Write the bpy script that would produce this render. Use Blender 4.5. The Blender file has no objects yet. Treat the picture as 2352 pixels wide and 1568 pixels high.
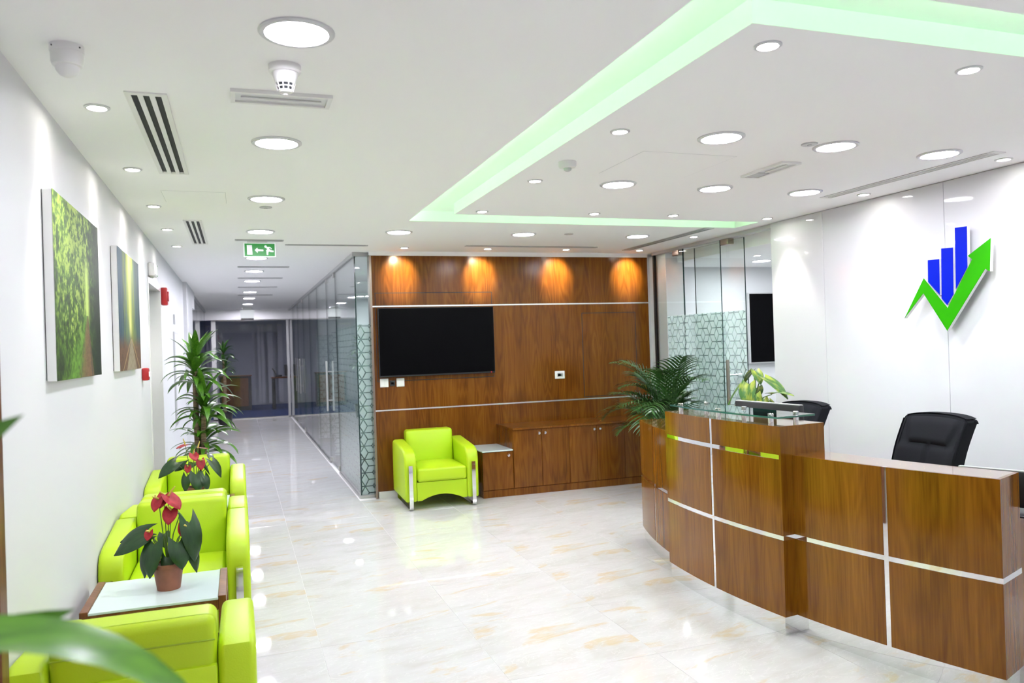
import bpy, bmesh, math, random
from mathutils import Vector, Matrix
R = math.radians
PI = math.pi
random.seed(7)
S = bpy.context.scene
C = S.collection

# ------------------------------------------------------------------ camera
cam_d = bpy.data.cameras.new('camera')
cam = bpy.data.objects.new('camera', cam_d)
C.objects.link(cam)
S.camera = cam
F_PX = 1799.2
cam_d.sensor_width = 36.0
cam_d.sensor_fit = 'HORIZONTAL'
cam_d.lens = F_PX / 2352 * 36.0
cam_d.clip_start = 0.02
cam_d.clip_end = 100
H = 1.6
yaw, pitch, roll = 0.336395, 0.003614, -0.031830
fwd = Vector((math.sin(yaw)*math.cos(pitch), math.cos(yaw)*math.cos(pitch), math.sin(pitch)))
rgt = Vector((math.cos(yaw), -math.sin(yaw), 0))
upv = rgt.cross(fwd)
r2 = rgt*math.cos(roll) + upv*math.sin(roll)
u2 = -rgt*math.sin(roll) + upv*math.cos(roll)
mw = Matrix.Identity(4)
for i in range(3):
    mw[i][0] = r2[i]; mw[i][1] = u2[i]; mw[i][2] = -fwd[i]
mw[0][3], mw[1][3], mw[2][3] = 0, 0, H
cam.matrix_world = mw
cam_d.dof.use_dof = True
cam_d.dof.focus_distance = 4.6
cam_d.dof.aperture_fstop = 3.2

# ------------------------------------------------------------------ world, exposure, light levels
w = bpy.data.worlds.new('world'); S.world = w; w.use_nodes = True
bg = w.node_tree.nodes['Background']
bg.inputs[0].default_value = (0.5, 0.55, 0.65, 1); bg.inputs[1].default_value = 0.02
vs = S.view_settings
vs.view_transform = 'Standard'; vs.look = 'None'; vs.gamma = 1.0; vs.use_curve_mapping = False
vs.exposure = 1.70
try:
    S.cycles.caustics_reflective = False; S.cycles.caustics_refractive = False
    S.cycles.max_bounces = 7; S.cycles.diffuse_bounces = 4; S.cycles.glossy_bounces = 4
    S.cycles.use_light_tree = False; S.cycles.transparent_max_bounces = 12; S.cycles.sample_clamp_indirect = 8.0
except Exception:
    pass
L_DOWN = 42.0        # round downlight diffusers
L_CORR = 92.0        # corridor downlights
L_OFFICE = 60.0
L_SPOTFACE = 40.0    # face of a small spot
W_SPOT = 9.0         # spot beam
L_LED = 30.0          # green strip

# ------------------------------------------------------------------ helpers
def tag(o, label=None, cat=None, group=None, kind=None):
    if label: o['label'] = label
    if cat: o['category'] = cat
    if group: o['group'] = group
    if kind: o['kind'] = kind
    return o
def thing(name, label, cat, loc=(0, 0, 0), rz=0, group=None):
    o = bpy.data.objects.new(name, None); C.objects.link(o)
    o.location = loc; o.rotation_euler = (0, 0, rz)
    o.empty_display_size = 0.1
    return tag(o, label, cat, group)
def mesh_of(name, bm, mats, smooth=True, ang=35, recalc=True):
    if recalc: bmesh.ops.recalc_face_normals(bm, faces=bm.faces)
    me = bpy.data.meshes.new(name); bm.to_mesh(me); bm.free()
    for m in (mats if isinstance(mats, (list, tuple)) else [mats]): me.materials.append(m)
    if smooth:
        me.shade_smooth()
        me.set_sharp_from_angle(angle=R(ang))
    return me
def link(name, me, parent=None, loc=None, rot=None, sc=None):
    o = bpy.data.objects.new(name, me); C.objects.link(o)
    if parent: o.parent = parent
    if loc is not None: o.location = loc
    if rot is not None: o.rotation_euler = rot
    if sc is not None: o.scale = sc if hasattr(sc, '__len__') else (sc, sc, sc)
    return o
def obj(name, bm, mats, parent=None, smooth=True, ang=35, recalc=True):
    return link(name, mesh_of(name, bm, mats, smooth, ang, recalc), parent)
def struct(name, bm, mats, parent=None, smooth=False):
    o = obj(name, bm, mats, parent, smooth)
    if not parent: o['kind'] = 'structure'
    return o
def copy_tree(o, parent=None):
    c = o.copy(); C.objects.link(c)
    if parent is not None:
        c.parent = parent
    for ch in [x for x in S.objects if x.parent == o]:
        copy_tree(ch, c)
    return c
def NB(): return bmesh.new()
def bx(bm, x0, x1, y0, y1, z0, z1, mi=0):
    vs_ = [bm.verts.new(p) for p in ((x0,y0,z0),(x1,y0,z0),(x1,y1,z0),(x0,y1,z0),(x0,y0,z1),(x1,y0,z1),(x1,y1,z1),(x0,y1,z1))]
    fs = []
    for q in ((0,3,2,1),(4,5,6,7),(0,1,5,4),(1,2,6,5),(2,3,7,6),(3,0,4,7)):
        f = bm.faces.new([vs_[i] for i in q]); f.material_index = mi; fs.append(f)
    return fs
def box(x0, x1, y0, y1, z0, z1): 
    bm = NB(); bx(bm, x0, x1, y0, y1, z0, z1); return bm
def rbox(x0, x1, y0, y1, z0, z1, r=0.01, seg=2):
    bm = box(x0, x1, y0, y1, z0, z1)
    bmesh.ops.bevel(bm, geom=list(bm.edges), offset=r, segments=seg, profile=0.5, affect='EDGES')
    return bm
def rbx(bm, *a, **k):
    b2 = rbox(*a, **k); me = bpy.data.meshes.new('tmp'); b2.to_mesh(me); b2.free(); bm.from_mesh(me); bpy.data.meshes.remove(me)
def prism(bm, pts, fn, d0, d1, mi=0, side_mi=None):
    """pts 2d outline, fn(u,v,d)->xyz"""
    a = [bm.verts.new(fn(u, v, d0)) for u, v in pts]
    b = [bm.verts.new(fn(u, v, d1)) for u, v in pts]
    f1 = bm.faces.new(a); f2 = bm.faces.new(b[::-1]); f1.material_index = mi; f2.material_index = mi
    n = len(pts)
    for i in range(n):
        f = bm.faces.new((a[i], b[i], b[(i+1) % n], a[(i+1) % n])); f.material_index = mi if side_mi is None else side_mi
def lathe(bm, prof, seg=24, c=(0, 0, 0), mi=0, axis='z'):
    rings = []
    for r, z in prof:
        ring = []
        if r < 1e-6:
            p = (0, 0, z)
            ring = [p]
        else:
            for k in range(seg):
                a = 2*PI*k/seg; ring.append((r*math.cos(a), r*math.sin(a), z))
        out = []
        for (x, y, zz) in ring:
            if axis == 'x': x, y, zz = zz, x, y
            if axis == 'y': x, y, zz = x, zz, y
            out.append(bm.verts.new((x+c[0], y+c[1], zz+c[2])))
        rings.append(out)
    for a, b in zip(rings, rings[1:]):
        if len(a) == 1 and len(b) == 1: continue
        for k in range(seg):
            k2 = (k+1) % seg
            if len(a) == 1: f = bm.faces.new((a[0], b[k], b[k2]))
            elif len(b) == 1: f = bm.faces.new((a[k], b[0], a[k2]))
            else: f = bm.faces.new((a[k], a[k2], b[k2], b[k]))
            f.material_index = mi
    for ring, in ((rings[0],), (rings[-1],)):
        if len(ring) > 1:
            try: bm.faces.new(ring).material_index = mi
            except ValueError: pass
def tube(bm, path, rad, seg=6, cap=True, mi=0):
    path = [Vector(p) for p in path]
    n = len(path)
    rads = rad if hasattr(rad, '__len__') else [rad]*n
    rings = []
    ref = Vector((0, 0, 1))
    for i, p in enumerate(path):
        t = (path[min(i+1, n-1)] - path[max(i-1, 0)]).normalized()
        if abs(t.dot(ref)) > 0.95: ref = Vector((1, 0, 0))
        s = t.cross(ref).normalized(); u = s.cross(t)
        rings.append([bm.verts.new(p + (s*math.cos(2*PI*k/seg) + u*math.sin(2*PI*k/seg))*rads[i]) for k in range(seg)])
    for a, b in zip(rings, rings[1:]):
        for k in range(seg):
            f = bm.faces.new((a[k], a[(k+1) % seg], b[(k+1) % seg], b[k])); f.material_index = mi
    if cap:
        bm.faces.new(rings[0][::-1]).material_index = mi; bm.faces.new(rings[-1]).material_index = mi
def ss(a, b_, x):
    t = max(0, min(1, (x-a)/(b_-a))); return t*t*(3-2*t)
def xz(y): return lambda u, v, d: (u, d, v)
def yz(): return lambda u, v, d: (d, u, v)
def xy(): return lambda u, v, d: (u, v, d)

# ------------------------------------------------------------------ materials
MATS = {}
def mat(name, col, rough=0.5, metal=0.0, coat=0.0, spec=0.5, emit=None, estr=0.0, bump=None, sheen=0.0, trans=0.0):
    m = bpy.data.materials.new(name); m.use_nodes = True
    nt = m.node_tree; b = nt.nodes['Principled BSDF']
    b.inputs['Base Color'].default_value = (*col, 1); b.inputs['Roughness'].default_value = rough
    b.inputs['Metallic'].default_value = metal; b.inputs['Coat Weight'].default_value = coat
    b.inputs['Coat Roughness'].default_value = 0.04
    b.inputs['Specular IOR Level'].default_value = spec
    b.inputs['Sheen Weight'].default_value = sheen
    if emit:
        b.inputs['Emission Color'].default_value = (*emit, 1); b.inputs['Emission Strength'].default_value = estr
    if bump:
        tc = nt.nodes.new('ShaderNodeTexCoord'); n = nt.nodes.new('ShaderNodeTexNoise'); bu = nt.nodes.new('ShaderNodeBump')
        n.inputs['Scale'].default_value = bump[0]; n.inputs['Detail'].default_value = 3
        bu.inputs['Strength'].default_value = bump[1]; bu.inputs['Distance'].default_value = 0.002
        nt.links.new(tc.outputs['Object'], n.inputs['Vector']); nt.links.new(n.outputs['Fac'], bu.inputs['Height'])
        nt.links.new(bu.outputs['Normal'], b.inputs['Normal'])
    MATS[name] = m
    return m
def vary(m, c1, c2, scale=6.0, detail=4.0, stretch=(1, 1, 1), coord='Object', lo=0.35, hi=0.65):
    nt = m.node_tree; b = nt.nodes['Principled BSDF']
    tc = nt.nodes.new('ShaderNodeTexCoord'); mp = nt.nodes.new('ShaderNodeMapping'); n = nt.nodes.new('ShaderNodeTexNoise'); r = nt.nodes.new('ShaderNodeValToRGB')
    mp.inputs['Scale'].default_value = stretch
    n.inputs['Scale'].default_value = scale; n.inputs['Detail'].default_value = detail
    r.color_ramp.elements[0].position = lo; r.color_ramp.elements[1].position = hi
    r.color_ramp.elements[0].color = (*c1, 1); r.color_ramp.elements[1].color = (*c2, 1)
    nt.links.new(tc.outputs[coord], mp.inputs['Vector']); nt.links.new(mp.outputs[0], n.inputs['Vector'])
    nt.links.new(n.outputs['Fac'], r.inputs['Fac']); nt.links.new(r.outputs['Color'], b.inputs['Base Color'])
    return m

class N:
    """small node-graph writer"""
    def __init__(s, nt): s.nt = nt
    def val(s, x):
        return x
    def link(s, a, inp):
        if isinstance(a, (int, float)): inp.default_value = a
        else: s.nt.links.new(a, inp)
    def m(s, op, a, b=None, c=None, clamp=False):
        n = s.nt.nodes.new('ShaderNodeMath'); n.operation = op; n.use_clamp = clamp
        s.link(a, n.inputs[0])
        if b is not None: s.link(b, n.inputs[1])
        if c is not None: s.link(c, n.inputs[2])
        return n.outputs[0]
    def mix(s, fac, a, b):
        n = s.nt.nodes.new('ShaderNodeMix'); n.data_type = 'RGBA'
        s.link(fac, n.inputs[0])
        for v, i in ((a, 6), (b, 7)):
            if isinstance(v, tuple): n.inputs[i].default_value = (*v, 1)
            else: s.nt.links.new(v, n.inputs[i])
        return n.outputs[2]
    def noise(s, vec, scale, detail=4, rough=0.5, dist=0.0):
        n = s.nt.nodes.new('ShaderNodeTexNoise'); n.inputs['Scale'].default_value = scale; n.inputs['Detail'].default_value = detail
        n.inputs['Roughness'].default_value = rough; n.inputs['Distortion'].default_value = dist
        if vec is not None: s.nt.links.new(vec, n.inputs['Vector'])
        return n.outputs['Fac']
    def comb(s, x, y, z):
        n = s.nt.nodes.new('ShaderNodeCombineXYZ')
        for v, i in ((x, 0), (y, 1), (z, 2)): s.link(v, n.inputs[i])
        return n.outputs[0]
    def sep(s, vec):
        n = s.nt.nodes.new('ShaderNodeSeparateXYZ'); s.nt.links.new(vec, n.inputs[0]); return n.outputs
    def ramp(s, fac, stops):
        n = s.nt.nodes.new('ShaderNodeValToRGB'); cr = n.color_ramp
        while len(cr.elements) < len(stops): cr.elements.new(0.5)
        for e, (p, c) in zip(cr.elements, stops): e.position = p; e.color = (*c, 1)
        s.nt.links.new(fac, n.inputs[0]); return n.outputs[0]
    def smooth(s, v, lo, hi):
        n = s.nt.nodes.new('ShaderNodeMapRange'); n.interpolation_type = 'SMOOTHSTEP'
        n.inputs[1].default_value = lo; n.inputs[2].default_value = hi
        s.nt.links.new(v, n.inputs[0]); return n.outputs[0]

def wood(name, rough, cols, leaf=0.34, figw=0.08):
    m = mat(name, cols[1], rough, coat=0.0, spec=0.3)
    nt = m.node_tree; g = N(nt); b = nt.nodes['Principled BSDF']
    geo = nt.nodes.new('ShaderNodeNewGeometry'); s = g.sep(geo.outputs['Position'])
    u = g.m('ADD', s[0], s[1])
    v = s[2]
    k = g.m('FLOOR', g.m('DIVIDE', u, leaf))
    fr = g.m('SUBTRACT', g.m('DIVIDE', u, leaf), k)
    rnd = g.m('FRACT', g.m('MULTIPLY', g.m('SINE', g.m('MULTIPLY', k, 12.9898)), 437.58))
    uu = g.m('MULTIPLY', g.m('ABSOLUTE', g.m('SUBTRACT', fr, 0.5)), leaf)          # book-matched leaf
    vec = g.comb(g.m('MULTIPLY', uu, 7.0), g.m('MULTIPLY', rnd, 3.0), g.m('MULTIPLY', v, 0.85))
    n1 = g.noise(vec, 1.0, 2, 0.45, 0.25)
    fig = g.m('SINE', g.m('MULTIPLY', n1, 62.0))
    fig = g.m('MULTIPLY_ADD', fig, 0.5, 0.5)
    vec2 = g.comb(g.m('MULTIPLY', u, 140.0), 0.0, g.m('MULTIPLY', v, 3.0))
    fib = g.noise(vec2, 1.0, 3, 0.6)
    vec3 = g.comb(g.m('MULTIPLY', u, 9.0), 1.7, g.m('MULTIPLY', v, 0.25))
    broad = g.noise(vec3, 1.0, 2, 0.5)
    t = g.m('ADD', g.m('MULTIPLY', fig, figw), g.m('ADD', g.m('MULTIPLY', fib, 0.34), g.m('MULTIPLY', broad, 0.42)))
    col = g.ramp(t, [(0.26, cols[0]), (0.42, cols[1]), (0.60, cols[2])])
    nt.links.new(col, b.inputs['Base Color'])
    return m

M_CEIL = mat('ceiling_paint', (0.95, 0.95, 0.95), 0.75, spec=0.2)
M_WALL = mat('wall_paint', (0.69, 0.70, 0.712), 0.6, spec=0.25)
M_BOARD = mat('trough_paint', (0.82, 0.82, 0.81), 0.7, spec=0.2)
M_GLOSSWHITE = mat('white_lacquer', (0.68, 0.69, 0.71), 0.04, spec=0.5)
M_JOINT = mat('joint_grey', (0.66, 0.68, 0.69), 0.5)
M_GROUT = mat('grout', (0.74, 0.735, 0.72), 0.7)
M_STEEL = mat('mirror_steel', (0.86, 0.86, 0.85), 0.03, metal=1.0)
M_CHROME = mat('chrome', (0.80, 0.80, 0.80), 0.08, metal=1.0)
M_BRUSHED = mat('brushed_steel', (0.60, 0.59, 0.57), 0.28, metal=1.0)
M_HANDLE = mat('satin_steel', (0.40, 0.37, 0.33), 0.3, metal=1.0)
M_BRONZE = mat('bronze_trim', (0.34, 0.27, 0.22), 0.25, metal=1.0)
M_LIME = mat('lime_leather', (0.46, 0.66, 0.008), 0.42, spec=0.45, bump=(220, 0.25))
M_LIMESEAM = mat('lime_seam', (0.30, 0.44, 0.006), 0.5)
M_BLACK = mat('black_plastic', (0.012, 0.012, 0.013), 0.35)
M_BLACKFAB = mat('black_fabric', (0.008, 0.009, 0.012), 0.75, spec=0.15, bump=(600, 0.3))
M_SCREEN = mat('screen_glass', (0.002, 0.002, 0.0025), 0.22, spec=0.06)
M_WHITEPL = mat('white_plastic', (0.80, 0.80, 0.78), 0.35)
M_GREYPL = mat('grey_plastic', (0.50, 0.51, 0.51), 0.4)
M_LENS = mat('lamp_lens', (0.70, 0.71, 0.72), 0.3)
M_TRIM = mat('lamp_trim', (0.62, 0.63, 0.64), 0.4)
M_RED = mat('red_plastic', (0.45, 0.012, 0.015), 0.35)
M_DARK = mat('dark_void', (0.012, 0.015, 0.018), 0.7)
M_SOIL = vary(mat('soil', (0.03, 0.02, 0.012), 0.95), (0.015, 0.01, 0.007), (0.07, 0.045, 0.03), 60)
M_TERRA = vary(mat('terracotta_plastic', (0.27, 0.09, 0.05), 0.5), (0.22, 0.075, 0.042), (0.30, 0.105, 0.06), 12)
M_BARK = vary(mat('bark', (0.2, 0.14, 0.08), 0.85), (0.12, 0.085, 0.05), (0.30, 0.22, 0.13), 14, stretch=(1, 1, 6))
M_MOSS = vary(mat('moss_pole', (0.1, 0.06, 0.03), 0.95), (0.05, 0.03, 0.015), (0.16, 0.10, 0.05), 30)
M_GREENSTEM = mat('green_stem', (0.13, 0.22, 0.05), 0.5)
M_CARPET = vary(mat('blue_carpet', (0.03, 0.05, 0.14), 0.95, spec=0.1), (0.018, 0.03, 0.10), (0.035, 0.06, 0.19), 40)
M_OFFCARPET = vary(mat('office_carpet', (0.04, 0.05, 0.07), 0.95, spec=0.1), (0.03, 0.035, 0.05), (0.06, 0.065, 0.085), 60)
M_BLUE = mat('blue_acrylic', (0.0, 0.012, 0.50), 0.5, spec=0.08)
M_GREEN = mat('green_acrylic', (0.024, 0.34, 0.0), 0.5, spec=0.08)
M_ACRYL = mat('white_acrylic', (0.85, 0.86, 0.86), 0.3)
M_TABLEGLASS = mat('frosted_table_glass', (0.62, 0.74, 0.72), 0.12, spec=0.5)
M_SIGNGREEN = mat('sign_green', (0.018, 0.17, 0.03), 0.4, emit=(0.02, 0.22, 0.04), estr=0.25)
M_SIGNWHITE = mat('sign_white', (0.80, 0.82, 0.82), 0.4, emit=(0.8, 0.85, 0.85), estr=0.15)
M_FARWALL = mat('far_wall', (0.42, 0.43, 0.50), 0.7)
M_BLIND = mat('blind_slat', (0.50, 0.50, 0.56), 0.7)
W_COL = [(0.11, 0.036, 0.003), (0.21, 0.078, 0.006), (0.30, 0.13, 0.012)]
M_WOOD = wood('walnut_veneer', 0.20, [(0.085, 0.025, 0.003), (0.155, 0.049, 0.005), (0.22, 0.080, 0.010)], figw=0.11)
M_DESKWOOD = wood('desk_veneer', 0.10, W_COL, leaf=0.46, figw=0.06)
M_TABLEWOOD = wood('table_wood', 0.3, [(0.08, 0.025, 0.008), (0.17, 0.06, 0.02), (0.25, 0.10, 0.035)])

def emission(name, col, strength):
    m = bpy.data.materials.new(name); m.use_nodes = True; nt = m.node_tree
    nt.nodes.remove(nt.nodes['Principled BSDF'])
    e = nt.nodes.new('ShaderNodeEmission'); e.inputs[0].default_value = (*col, 1); e.inputs[1].default_value = strength
    nt.links.new(e.outputs[0], nt.nodes['Material Output'].inputs[0]); return m
M_LAMP = emission('downlight_glow', (0.965, 0.935, 1.075), L_DOWN)
M_LAMPC = emission('corridor_glow', (0.97, 0.935, 1.06), L_CORR)
M_LAMPO = emission('office_glow', (0.94, 0.97, 1.04), L_OFFICE)
M_SPOTF = emission('spot_glow', (1.0, 0.96, 0.90), L_SPOTFACE)
M_SPOTF.cycles.emission_sampling = 'NONE'
M_LED = emission('green_led', (0.30, 1.0, 0.34), L_LED)

M_DESKTOP = wood('desk_top_veneer', 0.12, W_COL, leaf=0.46, figw=0.06)
M_DESKTOP.node_tree.nodes['Principled BSDF'].inputs['Coat Weight'].default_value = 1.0
M_DESKTOP.node_tree.nodes['Principled BSDF'].inputs['Coat IOR'].default_value = 1.7
def glass_mat(name, tint, ior=1.45, rough=0.0):
    m = bpy.data.materials.new(name); m.use_nodes = True; nt = m.node_tree
    nt.nodes.remove(nt.nodes['Principled BSDF'])
    t = nt.nodes.new('ShaderNodeBsdfTransparent'); t.inputs[0].default_value = (*tint, 1)
    gl = nt.nodes.new('ShaderNodeBsdfGlossy'); gl.inputs['Roughness'].default_value = rough; gl.inputs[0].default_value = (1, 1, 1, 1)
    # Schlick reflectance of a thin pane, the same from both sides
    g = N(nt); geo = nt.nodes.new('ShaderNodeNewGeometry'); vd = nt.nodes.new('ShaderNodeVectorMath'); vd.operation = 'DOT_PRODUCT'
    nt.links.new(geo.outputs['Incoming'], vd.inputs[0]); nt.links.new(geo.outputs['Normal'], vd.inputs[1])
    f0 = ((ior-1)/(ior+1))**2
    fac = g.m('MULTIPLY_ADD', g.m('POWER', g.m('SUBTRACT', 1.0, g.m('ABSOLUTE', vd.outputs['Value'])), 5.0), 1-f0, f0)
    mx = nt.nodes.new('ShaderNodeMixShader')
    nt.links.new(fac, mx.inputs[0]); nt.links.new(t.outputs[0], mx.inputs[1]); nt.links.new(gl.outputs[0], mx.inputs[2])
    nt.links.new(mx.outputs[0], nt.nodes['Material Output'].inputs[0]); return m
M_GLASS = glass_mat('clear_glass', (0.965, 0.985, 0.978), 1.38)
M_SHELFGLASS = glass_mat('shelf_glass', (0.80, 0.90, 0.87), 1.5)
M_GLEDGE = mat('glass_edge', (0.01, 0.035, 0.032), 0.15)
M_GLEDGE2 = mat('shelf_glass_edge', (0.02, 0.12, 0.09), 0.1, spec=0.8)

def film_mat(name, side, axis, lw=0.007, opac=0.66):
    """frosted film printed with a tumbling-block pattern; axis: which world axis runs along the pane"""
    m = bpy.data.materials.new(name); m.use_nodes = True; nt = m.node_tree; g = N(nt)
    nt.nodes.remove(nt.nodes['Principled BSDF'])
    geo = nt.nodes.new('ShaderNodeNewGeometry'); s = g.sep(geo.outputs['Position'])
    u = g.m('ADD', s[axis], 0.0); v = s[2]
    hh = side*math.sqrt(3)/2
    j = g.m('DIVIDE', g.m('ADD', v, 0.02), hh)
    i = g.m('SUBTRACT', g.m('DIVIDE', g.m('ADD', u, 20.0), side), g.m('MULTIPLY', j, 0.5))
    k = g.m('ADD', i, j)
    def mod3(x): return g.m('SUBTRACT', x, g.m('MULTIPLY', g.m('FLOOR', g.m('DIVIDE', g.m('ADD', x, 0.25), 3.0)), 3.0))
    def line(c, along, sign_c, sign_a, bad):
        rc = g.m('ROUND', c)
        d = g.m('MULTIPLY', g.m('ABSOLUTE', g.m('SUBTRACT', c, rc)), hh)
        on = g.m('LESS_THAN', d, lw/2)
        col = mod3(g.m('ADD', g.m('MULTIPLY', rc, sign_c), g.m('MULTIPLY', g.m('FLOOR', along), sign_a)))
        gone = g.m('LESS_THAN', g.m('ABSOLUTE', g.m('SUBTRACT', col, bad)), 0.3)
        return g.m('MULTIPLY', on, g.m('SUBTRACT', 1.0, gone))
    l1 = line(j, i, -1.0, 1.0, 2.0)
    l2 = line(i, j, 1.0, -1.0, 0.0)
    l3 = line(k, j, 1.0, 1.0, 2.0)
    ln = g.m('MAXIMUM', l1, g.m('MAXIMUM', l2, l3))
    tr = nt.nodes.new('ShaderNodeBsdfTransparent'); tr.inputs[0].default_value = (0.9, 0.95, 0.94, 1)
    df = nt.nodes.new('ShaderNodeBsdfDiffuse'); df.inputs[0].default_value = (0.72, 0.80, 0.78, 1)
    tl = nt.nodes.new('ShaderNodeBsdfTranslucent'); tl.inputs[0].default_value = (0.72, 0.80, 0.78, 1)
    m1 = nt.nodes.new('ShaderNodeMixShader'); m1.inputs[0].default_value = 0.5
    fcol = g.mix(ln, (0.72, 0.81, 0.79), (0.17, 0.25, 0.21))
    nt.links.new(fcol, df.inputs[0]); nt.links.new(fcol, tl.inputs[0])
    nt.links.new(df.outputs[0], m1.inputs[1]); nt.links.new(tl.outputs[0], m1.inputs[2])
    m2 = nt.nodes.new('ShaderNodeMixShader')
    fac = g.m('MULTIPLY', g.m('SUBTRACT', 1.0, ln), opac)
    fac = g.m('ADD', fac, g.m('MULTIPLY', ln, 0.36))
    nt.links.new(fac, m2.inputs[0]); nt.links.new(tr.outputs[0], m2.inputs[1]); nt.links.new(m1.outputs[0], m2.inputs[2])
    nt.links.new(m2.outputs[0], nt.nodes['Material Output'].inputs[0]); return m
M_FILM_Y = film_mat('film_along_depth', 0.083, 1, lw=0.0110)
M_FILM_X = film_mat('film_across', 0.083, 0, lw=0.0110)

def marble():
    m = mat('marble_tile', (0.8, 0.8, 0.78), 0.028, spec=0.5)
    nt = m.node_tree; g = N(nt); b = nt.nodes['Principled BSDF']
    tc = nt.nodes.new('ShaderNodeTexCoord'); oi = nt.nodes.new('ShaderNodeObjectInfo')
    s = g.sep(tc.outputs['Object'])
    off = g.m('MULTIPLY', g.m('FLOOR', g.m('MULTIPLY', oi.outputs['Random'], 5.0)), 3.7)
    # slanted, flattened coordinates so that the figure runs across the tile
    a = g.m('ADD', g.m('MULTIPLY', s[0], 1.5), g.m('MULTIPLY', s[1], 0.5))
    c = g.m('SUBTRACT', g.m('MULTIPLY', s[1], 4.2), g.m('MULTIPLY', s[0], 0.9))
    v1 = g.comb(a, c, off)
    gold = g.noise(v1, 1.0, 5, 0.58, 1.3)
    gm = g.smooth(gold, 0.575, 0.66)
    fine = g.noise(v1, 6.0, 4, 0.6, 0.6)
    gm = g.m('MULTIPLY', gm, g.smooth(fine, 0.22, 0.55))
    cloud = g.noise(v1, 1.1, 5, 0.6, 1.2)
    base = g.ramp(cloud, [(0.32, (0.59, 0.58, 0.545)), (0.46, (0.635, 0.632, 0.615)), (0.62, (0.665, 0.665, 0.655))])
    vn = g.noise(v1, 2.2, 6, 0.62, 1.8)
    vl = g.m('SUBTRACT', 1.0, g.smooth(g.m('ABSOLUTE', g.m('SUBTRACT', vn, 0.5)), 0.0, 0.018))
    base = g.mix(g.m('MULTIPLY', vl, 0.28), base, (0.90, 0.89, 0.86))
    col = g.mix(g.m('MULTIPLY', gm, 0.55), base, (0.64, 0.47, 0.22))
    nt.links.new(col, b.inputs['Base Color'])
    return m
M_TILE = marble()

def leaf_mat(name, c1, c2, rough=0.35, scale=9, stretch=(1, 6, 6), lohi=(0.3, 0.7)):
    m = mat(name, c1, rough, spec=0.5)
    vary(m, c1, c2, scale, 3, stretch, 'Object', *lohi)
    b = m.node_tree.nodes['Principled BSDF']
    b.inputs['Subsurface Weight'].default_value = 0.0
    b.inputs['Transmission Weight'].default_value = 0.0
    return m
M_LEAF_D = leaf_mat('dracaena_leaf', (0.035, 0.13, 0.008), (0.10, 0.26, 0.02), 0.3)
M_LEAF_DD = leaf_mat('dracaena_leaf_deep', (0.018, 0.075, 0.010), (0.045, 0.14, 0.016), 0.3)
M_LEAF_A = leaf_mat('anthurium_leaf', (0.008, 0.034, 0.008), (0.022, 0.066, 0.016), 0.30)
M_LEAF_A2 = leaf_mat('anthurium_young_leaf', (0.05, 0.15, 0.012), (0.09, 0.22, 0.02), 0.32)
M_LEAF_P = leaf_mat('palm_leaf', (0.012, 0.052, 0.010), (0.050, 0.135, 0.026), 0.30)
M_POTHOS = leaf_mat('pothos_leaf', (0.045, 0.15, 0.02), (0.50, 0.55, 0.06), 0.35, 8, (1.0, 3.5, 3.5), (0.44, 0.74))
M_SPATHE = vary(mat('red_spathe', (0.42, 0.018, 0.03), 0.42, spec=0.3), (0.26, 0.010, 0.020), (0.40, 0.026, 0.036), 30)
M_SPADIX = mat('spadix', (0.62, 0.52, 0.10), 0.5)

# ------------------------------------------------------------------ the setting
XL, XR, ZC, YW = -0.725, 4.67, 2.64, 8.38
# floor: base slab and single tiles
fb = NB(); bx(fb, XL-0.2, XR+3.6, -2.4, 20.3, -0.10, -0.0015)
floor = struct('floor', fb, M_GROUT)
T, GAP, TX0, TY0 = 0.8, 0.0018, 0.376, 3.55
def tile_rect(x0, x1, y0, y1):
    return rbox(x0, x1, y0, y1, -0.0015, 0.0, 0.0005, 1)
full_me = mesh_of('tile', tile_rect(-T/2+GAP/2, T/2-GAP/2, -T/2+GAP/2, T/2-GAP/2), M_TILE, smooth=False)
for i in range(-2, 9):
    for j in range(-8, 23):
        x0 = TX0+i*T; y0 = TY0+j*T; x1 = x0+T; y1 = y0+T
        if y0 >= 8.3:
            lim = (XL, 1.17)
        elif y1 > 5.9:
            lim = (XL, 6.7)
        else:
            lim = (XL, XR)
        cx0, cx1 = max(x0, lim[0]), min(x1, lim[1]); cy0, cy1 = max(y0, -2.2), min(y1, 20.25)
        if y0 < 8.3 < y1 and x0 > 1.1: cy1 = 8.36
        if cx1-cx0 < 0.02 or cy1-cy0 < 0.02: continue
        if abs(cx1-cx0-T) < 1e-6 and abs(cy1-cy0-T) < 1e-6:
            link('tile', full_me, floor, (x0+T/2, y0+T/2, 0))
        else:
            me = mesh_of('tile', tile_rect(cx0-x0-T/2+GAP/2, cx1-x0-T/2-GAP/2, cy0-y0-T/2+GAP/2, cy1-y0-T/2-GAP/2), M_TILE, smooth=False)
            link('tile', me, floor, (x0+T/2, y0+T/2, 0))
# office and far-room carpets
struct('floor_office', box(1.24, 5.2, 8.62, 20.2, -0.006, 0.004), M_OFFCARPET)
struct('floor_far_room', box(-3.5, 5.2, 20.3, 25.2, -0.1, 0.002), M_CARPET)

# ceiling with the lit trough
TR = 2.725          # roof of the trough
ox0, oy0, oy1, ix0, iy0, iy1, rx = 1.35, 1.88, 6.33, 1.64, 2.175, 5.975, 4.5
cb = NB()
def slab(x0, x1, y0, y1, z0=ZC, z1=ZC+0.02): bx(cb, x0, x1, y0, y1, z0, z1)
slab(XL-0.2, ox0, -2.4, YW+0.3); slab(XL-0.2, 1.2, YW+0.3, 19.9)
slab(ox0, XR+0.2, -2.4, oy0); slab(ox0, XR+0.05, oy1, YW+0.3)
slab(rx, XR+0.2, oy0, oy1)
slab(ix0, rx, iy0, iy1)
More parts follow.
